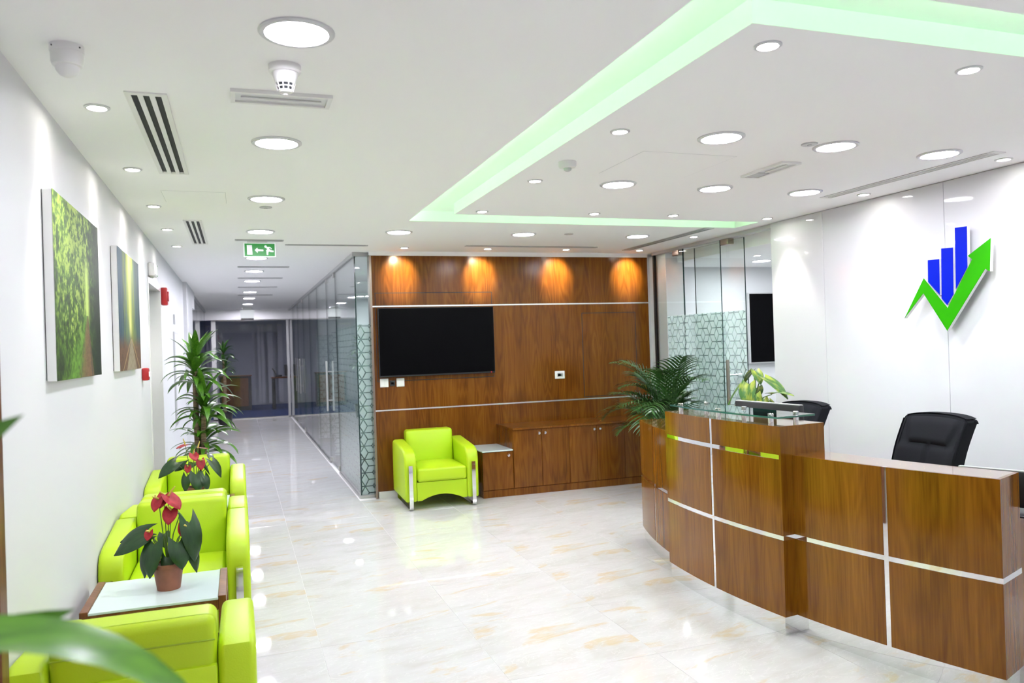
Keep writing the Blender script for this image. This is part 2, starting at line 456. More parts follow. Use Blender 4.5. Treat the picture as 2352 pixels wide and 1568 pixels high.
# inner upstands (left and near sides), outer upstand (far side), roof, end stops
slab(ix0, ix0+0.02, iy0+0.02, iy1, ZC+0.02, TR); slab(ix0, rx, iy0, iy0+0.02, ZC+0.02, TR)
slab(ox0-0.3, rx, oy1, oy1+0.02, ZC+0.02, TR)
slab(ox0-0.35, rx+0.02, oy0-0.35, oy1+0.02, TR, TR+0.02)
slab(ox0-0.37, ox0-0.35, oy0-0.35, oy1, ZC+0.02, TR); slab(ox0-0.35, rx, oy0-0.37, oy0-0.35, ZC+0.02, TR)
slab(rx, rx+0.02, oy0-0.35, oy1, ZC+0.02, TR)
slab(ix0+0.02, rx, iy1-0.27, iy1-0.25, ZC+0.02, TR)
# corridor end bulkhead
bx(cb, XL-0.2, 1.24, 19.9, 20.2, 2.40, ZC+0.02)
ceiling = struct('ceiling', cb, M_CEIL)
# LED strips lying on the boards of the trough
def led(x0, x1, y0, y1, label):
    t = thing('led_strip', label, 'led strip', ((x0+x1)/2, (y0+y1)/2, ZC+0.02), group='green led strips of the ceiling trough')
    cx, cy = (x0+x1)/2, (y0+y1)/2
    obj('led_tape', box(x0-cx, x1-cx, y0-cy, y1-cy, 0.004, 0.006), M_LED, t, smooth=False)
    obj('backing', box(x0-cx-0.004, x1-cx+0.004, y0-cy-0.004, y1-cy+0.004, 0.0, 0.004), M_GREYPL, t, smooth=False)
led(ox0-0.075, ox0-0.055, oy0-0.05, oy1-0.03, 'green led strip hidden above the long left edge of the ceiling trough')
led(ox0-0.03, rx-0.03, oy0-0.075, oy0-0.055, 'green led strip hidden above the near edge of the ceiling trough')
led(ix0+0.05, rx-0.03, iy1-0.075, iy1-0.055, 'green led strip hidden above the far edge of the ceiling trough')

# left wall with a door recess
wb = NB()
DY0, DY1, DZ = 7.43, 8.57, 2.30
bx(wb, XL-0.2, XL, -2.4, DY0, 0, ZC); bx(wb, XL-0.2, XL, DY1, 14.2, 0, ZC); bx(wb, XL-0.2, XL, DY0, DY1, DZ, ZC)
bx(wb, XL-0.22, XL-0.2, DY0-0.1, DY1+0.1, 0, ZC)
bx(wb, XL, XL+0.05, 12.1, 13.5, 0, ZC)          # pilaster
bx(wb, XL-0.2, XL+0.05, 13.5, 14.2, 2.35, ZC)
wall_left = struct('wall_left', wb, M_WALL)
# recessed white door with steel lintel
d2 = thing('door_2', None, None, (XL-0.2, DY0, 0)); d2['kind'] = 'structure'
obj('leaf', rbox(0.01, 0.05, 0.06, DY1-DY0-0.06, 0.005, 2.22, 0.004, 1), M_WALL, d2)
obj('lintel', box(0.0, 0.205, 0.0, DY1-DY0, 2.24, 2.298), M_BRUSHED, d2, smooth=False)
for yy in (0.0, DY1-DY0-0.03):
    obj('jamb', box(0.0, 0.208, yy, yy+0.03, 0.0, 2.24), M_WHITEPL, d2, smooth=False)
b = NB(); lathe(b, [(0.0, 0.05), (0.012, 0.05), (0.012, 0.09), (0.0, 0.09)], 12, (0, 0.14, 1.02), axis='x'); bx(b, 0.08, 0.1, 0.14, 0.26, 1.01, 1.03); obj('door_handle', b, M_CHROME, d2)
# brown door at the near end of the left wall
d1 = thing('door_1', None, None, (XL, 1.70, 0)); d1['kind'] = 'structure'
obj('leaf', rbox(0.002, 0.03, 0.08, 0.97, 0.005, 2.05, 0.003, 1), M_TABLEWOOD, d1)
for (a, bb_) in ((0.0, 0.08), (0.97, 1.05)):
    obj('frame', rbox(0.0, 0.045, a, bb_, 0.0, 2.05, 0.004, 1), M_TABLEWOOD, d1)
obj('frame', rbox(0.0, 0.045, 0.0, 1.05, 2.05, 2.13, 0.004, 1), M_TABLEWOOD, d1)
b = NB(); tube(b, [(0.03, 0.2, 1.0), (0.09, 0.2, 1.0), (0.09, 0.32, 1.0)], 0.01, 8); obj('door_handle', b, M_CHROME, d1)

# wall behind the camera and near right stretch
struct('wall_behind', box(XL-0.2, XR+0.2, -2.4, -2.2, 0, ZC), M_WALL)
# right wall: backing and lacquered panels
rw = struct('wall_right', box(XR+0.012, XR+0.2, -2.2, 6.03, 0, ZC), M_JOINT)
for k, y1 in enumerate([6.03, 5.35, 4.15, 2.95, 1.75, 0.55, -0.65]):
    y0 = [5.35, 4.15, 2.95, 1.75, 0.55, -0.65, -2.2][k]
    me = mesh_of('panel', rbox(XR, XR+0.012, y0+0.0015, y1-0.0015, 0.0, ZC-0.004, 0.0012, 1), M_GLOSSWHITE, smooth=False)
    link('panel', me, rw)

# back wall dressed in veneer
bw = NB(); bx(bw, 1.38, XR+0.12, YW+0.02, YW+0.2, 0, ZC); wall_back = struct('wall_back', bw, M_WALL)
WX0, WX1 = 1.365, XR+0.02
strip_z = (0.935, 2.05)
M_STRIP = mat('wall_strip_steel', (0.88, 0.87, 0.86), 0.32, metal=1.0)
obj('skirting', box(WX0+0.01, WX1, YW+0.004, YW+0.02, 0.0, 0.072), M_WHITEPL, wall_back, smooth=False)
obj('cornice', box(WX0-0.02, WX1, YW-0.012, YW+0.02, 2.595, ZC), M_CEIL, wall_back, smooth=False)
for (z0, z1) in ((0.072, 0.929), (0.941, 2.044), (2.056, 2.595)):
    obj('wood_panel', rbox(WX0, WX1, YW, YW+0.02, z0, z1, 0.001, 1), M_WOOD, wall_back, smooth=False)
for z in strip_z:
    obj('metal_strip', box(WX0, WX1, YW-0.004, YW+0.02, z-0.007, z+0.007), M_STRIP, wall_back, smooth=False)
# let-in panels (a dark shadow gap around each)
def inset(x0, x1, z0, z1):
    obj('shadow_gap', box(x0-0.007, x1+0.007, YW-0.0012, YW+0.001, z0-0.007, z1+0.007), M_DARK, wall_back, smooth=False)
    obj('access_panel', box(x0, x1, YW-0.0022, YW+0.001, z0, z1), M_WOOD, wall_back, smooth=False)
inset(1.40, 2.70, 2.058, 2.19); inset(1.40, 2.70, 1.25, 2.042); inset(3.81, 4.50, 0.965, 1.935)
obj('end_trim', box(WX0-0.022, WX0, YW-0.006, YW+0.13, 0.0, 2.60), M_BRONZE, wall_back, smooth=False)

# ------------------------------------------------------------------ glazed walls
def pane(x0, x1, y0, y1, z0, z1, parent, name='pane', gm=None, em=None):
    """thin box: clear big faces, dark green edges"""
    bm = NB(); bx(bm, x0, x1, y0, y1, z0, z1)
    dims = (x1-x0, y1-y0, z1-z0); thin = dims.index(min(dims))
    for f in bm.faces:
        n = f.normal if f.normal.length else f.normal
    bm.normal_update()
    for f in bm.faces: f.material_index = 0 if abs(f.normal[thin]) > 0.9 else 1
    return obj(name, bm, [gm or M_GLASS, em or M_GLEDGE], parent, smooth=False)
FZ = 1.865
# meeting-room glass on the right
gp = thing('glass_partition', 'clear glass partition with tumbling-block frosted film beside the wood wall', 'glass partition', (XR, 7.5, 0))
def rel(o, p): 
    o.location = (-p.location[0], -p.location[1], -p.location[2]); return o
GX = XR+0.02
rel(pane(GX, GX+0.012, 7.585, 8.20, 0.03, 2.60, gp), gp)
rel(pane(GX, GX+0.012, 6.87, 7.575, 0.03, 2.60, gp), gp)
for (a, bb_) in ((7.585, 7.94), (6.875, 7.575)):
    rel(obj('frosted_film', box(GX-0.0015, GX-0.0005, a, bb_, 0.04, FZ), M_FILM_Y, gp, smooth=False), gp)
rel(obj('top_channel', box(GX-0.012, GX+0.075, 6.03, 8.25, 2.60, 2.635), M_GREYPL, gp, smooth=False), gp)
rel(obj('floor_channel', box(GX-0.01, GX+0.025, 6.87, 8.2, 0.0, 0.03), M_BRUSHED, gp, smooth=False), gp)
rel(obj('edge_profile', box(GX-0.012, GX+0.02, 8.20, 8.23, 0.0, 2.60), M_BLACK, gp, smooth=False), gp)
for yy in (7.66, 6.72):
    rel(obj('patch_fitting', rbox(GX-0.008, GX+0.07, yy, yy+0.13, 2.54, 2.60, 0.004, 1), M_BRONZE, gp), gp)
sd = thing('sliding_glass_door', 'clear sliding glass door with steel pull bars standing half open', 'glass door', (XR, 6.9, 0))
DX = GX+0.045
rel(pane(DX, DX+0.012, 6.53, 7.42, 0.015, 2.585, sd), sd)
rel(obj('frosted_film', box(DX-0.0015, DX-0.0005, 6.535, 7.42, 0.02, FZ), M_FILM_Y, sd, smooth=False), sd)
for sx in (-0.11, 0.085):
    b = NB(); tube(b, [(DX+sx, 6.70, 0.42), (DX+sx, 6.70, 1.375)], 0.018, 12); hb = rel(obj('pull_bar', b, M_HANDLE, sd), sd)
    for zz in (0.6, 1.22):
        b = NB(); tube(b, [(DX+sx, 6.70, zz), (DX+0.006, 6.70, zz)], 0.009, 8); link('standoff', mesh_of('standoff', b, M_CHROME), hb)
# meeting room shell
mb = NB()
bx(mb, XR+0.21, 8.6, 5.75, 5.9, 0, ZC); bx(mb, XR+0.12, 8.6, 8.55, 8.7, 0, ZC); bx(mb, 8.5, 8.6, 5.9, 8.55, 0, ZC)
bx(mb, XR+0.06, XR+0.30, 8.02, 8.55, 0, 2.60)
struct('wall_meeting_room', mb, M_WALL)
mc = NB(); bx(mc, XR+0.22, 8.6, 5.75, 8.7, 2.50, 2.66); bx(mc, XR+0.0, XR+0.22, 6.03, 8.7, 2.636, 2.66)
struct('ceiling_meeting_room', mc, M_CEIL)
mt = thing('television', 'black wall television seen through the open meeting room doorway', 'television', (6.85, 8.55, 1.71))
obj('frame', rbox(-0.66, 0.66, -0.075, -0.02, -0.455, 0.455, 0.005, 1), M_GREYPL, mt)
obj('screen', box(-0.645, 0.645, -0.079, -0.075, -0.44, 0.44), M_SCREEN, mt, smooth=False)
obj('wall_bracket', box(-0.2, 0.2, -0.02, 0.0, -0.15, 0.15), M_BLACK, mt, smooth=False)

# corridor glass on the right with office partitions
cg = thing('corridor_glazing', 'long clear glass office front along the right of the corridor', 'glass partition', (1.2, 14.0, 0))
cuts = [8.50, 10.30, 11.40, 12.85, 14.3, 15.75, 17.2, 18.65, 20.15]
for a, bb_ in zip(cuts, cuts[1:]):
    rel(pane(1.20, 1.212, a+0.004, bb_-0.004, 0.03, 2.60, cg), cg)
rel(pane(1.212, 1.345, 8.50, 8.512, 0.03, 2.60, cg, 'return_pane'), cg)
rel(obj('frosted_film', box(1.2125, 1.2135, 8.52, 10.29, 0.035, FZ), M_FILM_Y, cg, smooth=False), cg)
rel(obj('frosted_film', box(1.216, 1.343, 8.4985, 8.4995, 0.035, FZ), M_FILM_X, cg, smooth=False), cg)
b = NB(); bx(b, 1.18, 1.235, 8.48, 20.15, 2.60, 2.638); bx(b, 1.235, 1.36, 8.48, 8.53, 2.60, 2.638); rel(obj('head_channel', b, M_GREYPL, cg, smooth=False), cg)
b = NB(); bx(b, 1.185, 1.23, 8.485, 10.3, 0.0, 0.03); bx(b, 1.185, 1.23, 11.4, 15.75, 0.0, 0.03); bx(b, 1.23, 1.36, 8.485, 8.53, 0.0, 0.03); rel(obj('floor_channel', b, M_BRUSHED, cg, smooth=False), cg)
for yy in (10.35, 11.28, 15.8, 17.1):
    for zz in (0.03, 2.54):
        rel(obj('patch_fitting', rbox(1.19, 1.222, yy, yy+0.1, zz, zz+0.06, 0.003, 1), M_BRUSHED, cg), cg)
for yy in (11.2, 16.2, 16.7, 17.35):
    b = NB(); tube(b, [(1.16, yy, 0.75), (1.16, yy, 1.45)], 0.013, 8); tube(b, [(1.16, yy, 0.9), (1.21, yy, 0.9)], 0.008, 6); tube(b, [(1.16, yy, 1.3), (1.21, yy, 1.3)], 0.008, 6)
    rel(obj('pull_bar', b, M_BRUSHED, cg), cg)
for n_, (yy, lab) in enumerate(((11.42, 'frosted glass office divider just behind the first corridor door'), (13.78, 'frosted glass office divider further down the corridor'))):
    od = thing('office_divider', lab, 'glass partition', (2.9, yy, 0), group='frosted office dividers')
    rel(pane(1.26, 4.6, yy, yy+0.012, 0.06, 2.58, od), od)
    rel(obj('frosted_film', box(1.262, 4.598, yy-0.0015, yy-0.0005, 0.10, FZ), M_FILM_X, od, smooth=False), od)
    rel(obj('floor_rail', box(1.245, 4.6, yy-0.02, yy+0.03, 0.004, 0.09), M_BLACK, od, smooth=False), od)
    rel(obj('metal_bead', box(1.245, 4.6, yy-0.022, yy+0.032, 0.09, 0.10), M_CHROME, od, smooth=False), od)
ob = NB()
bx(ob, 4.6, 4.7, 8.6, 20.2, 0, ZC); bx(ob, 1.5, 4.6, 15.8, 15.9, 0, ZC)
struct('wall_office', ob, M_WALL)
struct('ceiling_office', box(1.236, 4.8, 8.54, 20.2, 2.605, 2.66), M_CEIL)
# left glass at the far end of the corridor with a dim room behind
lg = thing('corridor_side_glazing', 'dark glass front on the left at the far end of the corridor', 'glass partition', (XL, 17, 0))
for a, bb_ in ((14.2, 16.2), (16.2, 18.2), (18.2, 19.9)):
    rel(pane(XL-0.012, XL, a+0.004, bb_-0.004, 0.03, 2.58, lg), lg)
rel(obj('head_channel', box(XL-0.03, XL+0.02, 14.2, 19.9, 2.58, 2.638), M_GREYPL, lg, smooth=False), lg)
rel(obj('floor_channel', box(XL-0.03, XL+0.02, 14.2, 19.9, 0.0, 0.03), M_BRUSHED, lg, smooth=False), lg)
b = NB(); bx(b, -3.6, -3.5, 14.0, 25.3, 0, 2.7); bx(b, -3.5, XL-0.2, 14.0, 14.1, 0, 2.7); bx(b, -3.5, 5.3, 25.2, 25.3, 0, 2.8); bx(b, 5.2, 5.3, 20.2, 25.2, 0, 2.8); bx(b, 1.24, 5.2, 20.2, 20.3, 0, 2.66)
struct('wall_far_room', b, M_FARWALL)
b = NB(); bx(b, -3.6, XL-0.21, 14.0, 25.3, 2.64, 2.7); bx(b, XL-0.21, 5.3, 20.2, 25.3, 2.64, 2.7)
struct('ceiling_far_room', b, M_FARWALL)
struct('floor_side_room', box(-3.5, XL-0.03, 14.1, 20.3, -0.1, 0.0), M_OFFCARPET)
# end glazing
eg = thing('end_glazing', 'glass doors closing the far end of the corridor', 'glass door', (0.25, 20.1, 0))
for a, bb_ in ((-0.50, 0.30), (0.31, 1.19)):
    rel(pane(a, bb_, 20.1, 20.112, 0.02, 2.38, eg), eg)
rel(obj('head_rail', box(-0.6, 1.2, 20.07, 20.14, 2.38, 2.40), M_BRUSHED, eg, smooth=False), eg)
rel(obj('frame_post', box(-0.60, -0.50, 20.05, 20.15, 0, 2.40), M_WHITEPL, eg, smooth=False), eg)
rel(obj('frame_post', box(1.13, 1.19, 20.05, 20.15, 0, 2.40), M_GREYPL, eg, smooth=False), eg)
rel(obj('lock_case', rbox(1.06, 1.12, 20.03, 20.18, 1.0, 1.28, 0.004, 1), M_BLACK, eg), eg)
rel(obj('floor_threshold', box(-0.6, 1.2, 20.05, 20.15, 0.0, 0.02), M_BRUSHED, eg, smooth=False), eg)
# vertical blinds and furniture in the far room
for k, (x0, x1) in enumerate(((-1.0, -0.55), (0.55, 0.75), (0.85, 1.0), (1.15, 1.28))):
    t = thing('vertical_blind', ['widest pale vertical blind panel at the left of the far dark room', 'pale vertical blind panel right of centre in the far dark room', 'narrow vertical blind panel second from right in the far dark room', 'rightmost narrow vertical blind panel in the far dark room'][k], 'blind', ((x0+x1)/2, 25.1, 0), group='blinds of the far room')
    b = NB()
    n = max(2, int((x1-x0)/0.09))
    for q in range(n):
        xx = (q+0.5)/n*(x1-x0)-(x1-x0)/2
        link('blind_slat', mesh_of('blind_slat', box(xx-0.035, xx+0.035, -0.01, 0.0, 0.05, 2.4), M_BLIND, smooth=False), t)
    obj('head_rail', box(-(x1-x0)/2, (x1-x0)/2, -0.03, 0.02, 2.4, 2.45), M_GREYPL, t, smooth=False)
fc = thing('sideboard', 'brown wooden sideboard with dark sides in the far dark room', 'cabinet', (-0.1, 23.2, 0))
obj('body', rbox(-0.42, 0.42, -0.2, 0.2, 0.06, 0.95, 0.006, 1), M_BLACK, fc)
obj('door', rbox(-0.36, 0.34, -0.215, -0.2, 0.12, 0.90, 0.004, 1), M_TABLEWOOD, fc)
obj('top', rbox(-0.44, 0.44, -0.22, 0.21, 0.95, 0.975, 0.004, 1), M_TABLEWOOD, fc)
obj('plinth', box(-0.40, 0.40, -0.18, 0.18, 0.0, 0.06), M_BLACK, fc, smooth=False)
ft = thing('console_table', 'dark legged wooden console table in the far dark room', 'table', (1.35, 23.0, 0))
obj('table_top', rbox(-0.5, 0.5, -0.25, 0.25, 0.86, 0.9, 0.005, 1), M_TABLEWOOD, ft)
for sx in (-0.44, 0.44):
    for sy in (-0.2, 0.2):
        obj('leg', box(sx-0.04, sx+0.04, sy-0.04, sy+0.04, 0, 0.86), M_BLACK, ft, smooth=False)
pl = thing('desk_phone', 'black slanted desk phone on the far console table', 'phone', (1.05, 22.95, 0.9))
obj('body', rbox(-0.09, 0.09, -0.09, 0.09, 0.0, 0.05, 0.01, 2), M_BLACK, pl)
b = NB(); tube(b, [(-0.07, -0.02, 0.06), (-0.1, 0.0, 0.15), (-0.16, 0.02, 0.24)], 0.022, 8); obj('handset', b, M_BLACK, pl)

# ------------------------------------------------------------------ reception desk
XC, YC, RA, RB = 7.155, 4.07, 4.40, 4.485
def P(r, th): return (XC - r*math.cos(th), YC + r*math.sin(th))
def arc(bm, r0, r1, a0, a1, z0, z1, n=10):
    cols = []
    for k in range(n+1):
        th = a0+(a1-a0)*k/n
        (xa, ya), (xb, yb) = P(r1, th), P(r0, th)
        cols.append([bm.verts.new((xa, ya, z0)), bm.verts.new((xa, ya, z1)), bm.verts.new((xb, yb, z1)), bm.verts.new((xb, yb, z0))])
    for a, b in zip(cols, cols[1:]):
        for q in range(4): bm.faces.new((a[q], b[q], b[(q+1) % 4], a[(q+1) % 4]))
    bm.faces.new(cols[0][::-1]); bm.faces.new(cols[-1])
def arcbm(*a, **k): bm = NB(); arc(bm, *a, **k); return bm
desk = thing('reception_desk', 'curved brown veneer reception desk with mirror steel strips and raised centre', 'desk', (2.95, YC, 0))
def dk(name, bm, m, smooth=True): return rel(obj(name, bm, m, desk, smooth, 30), desk)
TA, TB, TE = 0.1295, 0.2545, 0.366
SW = 0.0125                 # half strip width (m)
def rows(r, a0, a1, zs, n=8):
    for z0, z1 in zs:
        dk('front_panel', arcbm(r-0.018, r, a0, a1, z0, z1, n=n), M_DESKWOOD)
sA = SW/RA
for sgn in (1, -1):
    for (a0, a1) in ((TA-0.004, TB-sA), (TB+sA, TE)):
        q0, q1 = (a0, a1) if sgn > 0 else (-a1, -a0)
        rows(RA, q0, q1, ((0.10, 0.5075), (0.5325, 0.957)))
    q0, q1 = (TA-0.004, TE) if sgn > 0 else (-TE, -TA+0.004)
    dk('steel_strip', arcbm(RA-0.018, RA-0.003, q0, q1, 0.5075, 0.5325, n=14), M_STEEL)
    dk('steel_strip', arcbm(RA-0.018, RA-0.002, sgn*TB-sA, sgn*TB+sA, 0.10, 0.957, n=2), M_STEEL)
    dk('carcass', arcbm(RA-0.235, RA-0.018, q0, q1, 0.10, 0.935, n=14), M_DESKWOOD)
    dk('counter_top', arcbm(RA-0.235, RA-0.018, q0, q1, 0.935, 0.957, n=14), M_DESKTOP)
    # end panel closing the run, its strip, and plinth
    e0, e1 = (sgn*TE, sgn*(TE+0.004)) if sgn > 0 else (sgn*(TE+0.004), sgn*TE)
    dk('end_panel', arcbm(RA-0.235, RA, e0, e1, 0.10, 0.5075, n=1), M_DESKWOOD)
    dk('end_panel', arcbm(RA-0.235, RA, e0, e1, 0.5325, 0.957, n=1), M_DESKWOOD)
    dk('steel_strip', arcbm(RA-0.235, RA-0.003, e0, e1, 0.5075, 0.5325, n=1), M_STEEL)
    dk('plinth', arcbm(RA-0.22, RA-0.010, q0, q1, 0.0, 0.10, n=14), M_STEEL)
sB = SW/RB
for (a0, a1) in ((-TA, -sB), (sB, TA)):
    rows(RB, a0, a1, ((0.10, 0.5075), (0.5325, 0.939), (0.964, 1.115)))
for zz in (0.5075, 0.939):
    dk('steel_strip', arcbm(RB-0.018, RB-0.003, -TA, TA, zz, zz+0.025, n=12), M_STEEL)
dk('steel_strip', arcbm(RB-0.018, RB-0.002, -sB, sB, 0.10, 1.115, n=2), M_STEEL)
dk('carcass', arcbm(RB-0.33, RB-0.018, -TA+0.0005, TA-0.0005, 0.10, 1.093, n=12), M_DESKWOOD)
dk('counter_top', arcbm(RB-0.33, RB-0.018, -TA+0.0005, TA-0.0005, 1.093, 1.115, n=12), M_DESKTOP)
for sgn in (1, -1):
    e0, e1 = (TA, TA+0.0035) if sgn > 0 else (-TA-0.0035, -TA)
    for z0, z1 in ((0.10, 0.5075), (0.5325, 0.939), (0.964, 1.115)):
        dk('end_panel', arcbm(RB-0.33, RB, e0, e1, z0, z1, n=1), M_DESKWOOD)
    for zz in (0.5075, 0.939):
        dk('steel_strip', arcbm(RB-0.33, RB-0.003, e0, e1, zz, zz+0.025, n=1), M_STEEL if zz < 0.6 else M_DESKWOOD)
dk('plinth', arcbm(RB-0.31, RB-0.006, -TA-0.001, TA+0.001, 0.0, 0.10, n=12), M_STEEL)
dk('worktop', arcbm(RA-0.86, RA-0.24, -TE+0.01, TE-0.01, 0.70, 0.73, n=20), M_DESKWOOD)
for th in (-0.33, -0.1, 0.1, 0.33):
    dk('support_panel', arcbm(RA-0.80, RA-0.24, th-0.004, th+0.004, 0.0, 0.70, n=1), M_DESKWOOD)
# glass ledge on steel stand-offs
gl = NB(); arc(gl, RB-0.30, RB-0.02, -TA+0.004, TA-0.006, 1.153, 1.163, n=14)
bmesh.ops.recalc_face_normals(gl, faces=gl.faces); gl.normal_update()
for f in gl.faces: f.material_index = 0 if abs(f.normal.z) > 0.9 else 1
gs = rel(obj('glass_shelf', gl, [M_SHELFGLASS, M_GLEDGE2], desk, smooth=False), desk)
for th in (-0.105, 0.0, 0.105):
    for rr in (RB-0.06, RB-0.245):
        x, y = P(rr, th)
        b = NB(); lathe(b, [(0.0, 1.115), (0.0155, 1.115), (0.0155, 1.153)], 16, (x, y, 0)); lathe(b, [(0.0155, 1.163), (0.0165, 1.172), (0.013, 1.176), (0, 1.176)], 16, (x, y, 0))
        dk('standoff', b, M_CHROME)

# ------------------------------------------------------------------ cabinets at the back wall
CY = 7.83
lc = thing('low_cabinet', 'small low brown cabinet with white glass top beside the green armchair', 'cabinet', (2.545, CY, 0))
obj('body', rbox(-0.172, 0.165, 0.02, 0.545, 0.075, 0.478, 0.002, 1), M_WOOD, lc)
dr = obj('door', rbox(-0.172, 0.163, 0.0, 0.019, 0.08, 0.474, 0.0015, 1), M_WOOD, lc)
obj('plinth', box(-0.172, 0.165, 0.005, 0.5, 0.0, 0.075), M_WOOD, lc, smooth=False)
obj('glass_top', rbox(-0.176, 0.165, -0.006, 0.545, 0.479, 0.492, 0.002, 1), M_TABLEGLASS, lc)
def knob(x, z, parent):
    b = NB(); lathe(b, [(0.0, 0.0), (0.006, 0.0), (0.006, -0.012), (0.014, -0.016), (0.014, -0.024), (0.0, -0.027)], 14, (x, 0, z), axis='y')
    return link('knob', mesh_of('knob', b, M_CHROME), parent)
knob(0.11, 0.435, dr)
tcab = thing('sideboard', 'long brown veneer sideboard with round steel knobs under the wood wall', 'cabinet', (3.68, CY, 0))
x_doors = [2.715, 3.04, 3.36, 3.69, 4.03, 4.36, 4.62]
ox = 3.68
obj('body', rbox(2.712-ox, 4.64-ox, 0.02, 0.545, 0.075, 0.69, 0.002, 1), M_WOOD, tcab)
obj('top', rbox(2.708-ox, 4.645-ox, -0.012, 0.548, 0.69, 0.712, 0.002, 1), M_WOOD, tcab)
obj('plinth', box(2.712-ox, 4.64-ox, 0.005, 0.5, 0.0, 0.075), M_WOOD, tcab, smooth=False)
for k, (a, bb_) in enumerate(zip(x_doors, x_doors[1:])):
    d = obj('door', rbox(a-ox+0.002, bb_-ox-0.002, 0.0, 0.019, 0.08, 0.687, 0.0015, 1), M_WOOD, tcab)
    if k % 2 == 0: knob(bb_-ox-0.035, 0.645, d)
    else: knob(a-ox+0.035, 0.645, d)

# television, switches on the wood wall
tv = thing('television', 'large black flat television on the veneered back wall', 'television', (2.055, YW-0.0025, 1.66))
obj('housing', rbox(-0.645, 0.645, -0.06, -0.012, -0.37, 0.37, 0.004, 1), M_BLACK, tv)
obj('screen', box(-0.638, 0.638, -0.063, -0.06, -0.352, 0.363), M_SCREEN, tv, smooth=False)
obj('wall_bracket', box(-0.25, 0.25, -0.012, 0.0, -0.2, 0.2), M_BLACK, tv, smooth=False)
b = NB(); lathe(b, [(0.0, -0.0640), (0.006, -0.0636), (0.008, -0.0615), (0.008, -0.06)], 12, (0.60, 0, -0.36), axis='y'); obj('power_light', b, M_RED, tv)
def plate(x, z, w_, h_, m_, lab, cat, extra=None, depth=0.011):
    t = thing('wall_socket' if 'socket' in cat else 'wall_switch', lab, cat, (x, YW, z))
    obj('cover_plate', rbox(-w_/2, w_/2, -depth, 0.0, -h_/2, h_/2, 0.003, 2), m_, t)
    if extra:
        for (a, bq, c, d_, mm) in extra:
            obj('insert', rbox(a, bq, -depth-0.003, -depth+0.001, c, d_, 0.001, 1), mm, t)
    return t
plate(1.465, 1.23, 0.09, 0.09, M_WHITEPL, 'white double rocker switch plate at the left below the television', 'switch', [(-0.036, -0.001, -0.036, 0.036, M_WHITEPL), (0.001, 0.036, -0.036, 0.036, M_WHITEPL)])
plate(1.553, 1.222, 0.055, 0.06, M_BLACK, 'small black socket between two white plates below the television', 'socket', [(-0.014, 0.014, -0.012, 0.012, M_SCREEN)])
plate(1.64, 1.228, 0.085, 0.09, M_WHITEPL, 'white blank square plate right of the black socket', 'switch', [(-0.037, 0.037, -0.037, 0.037, M_WHITEPL)])
plate(3.50, 1.23, 0.12, 0.088, M_WHITEPL, 'white rounded thermostat plate in the middle of the wood wall', 'thermostat', [(-0.035, 0.035, -0.022, 0.022, M_GREYPL), (-0.029, 0.012, -0.016, 0.016, M_WHITEPL), (0.016, 0.03, -0.010, 0.010, M_GREYPL)])

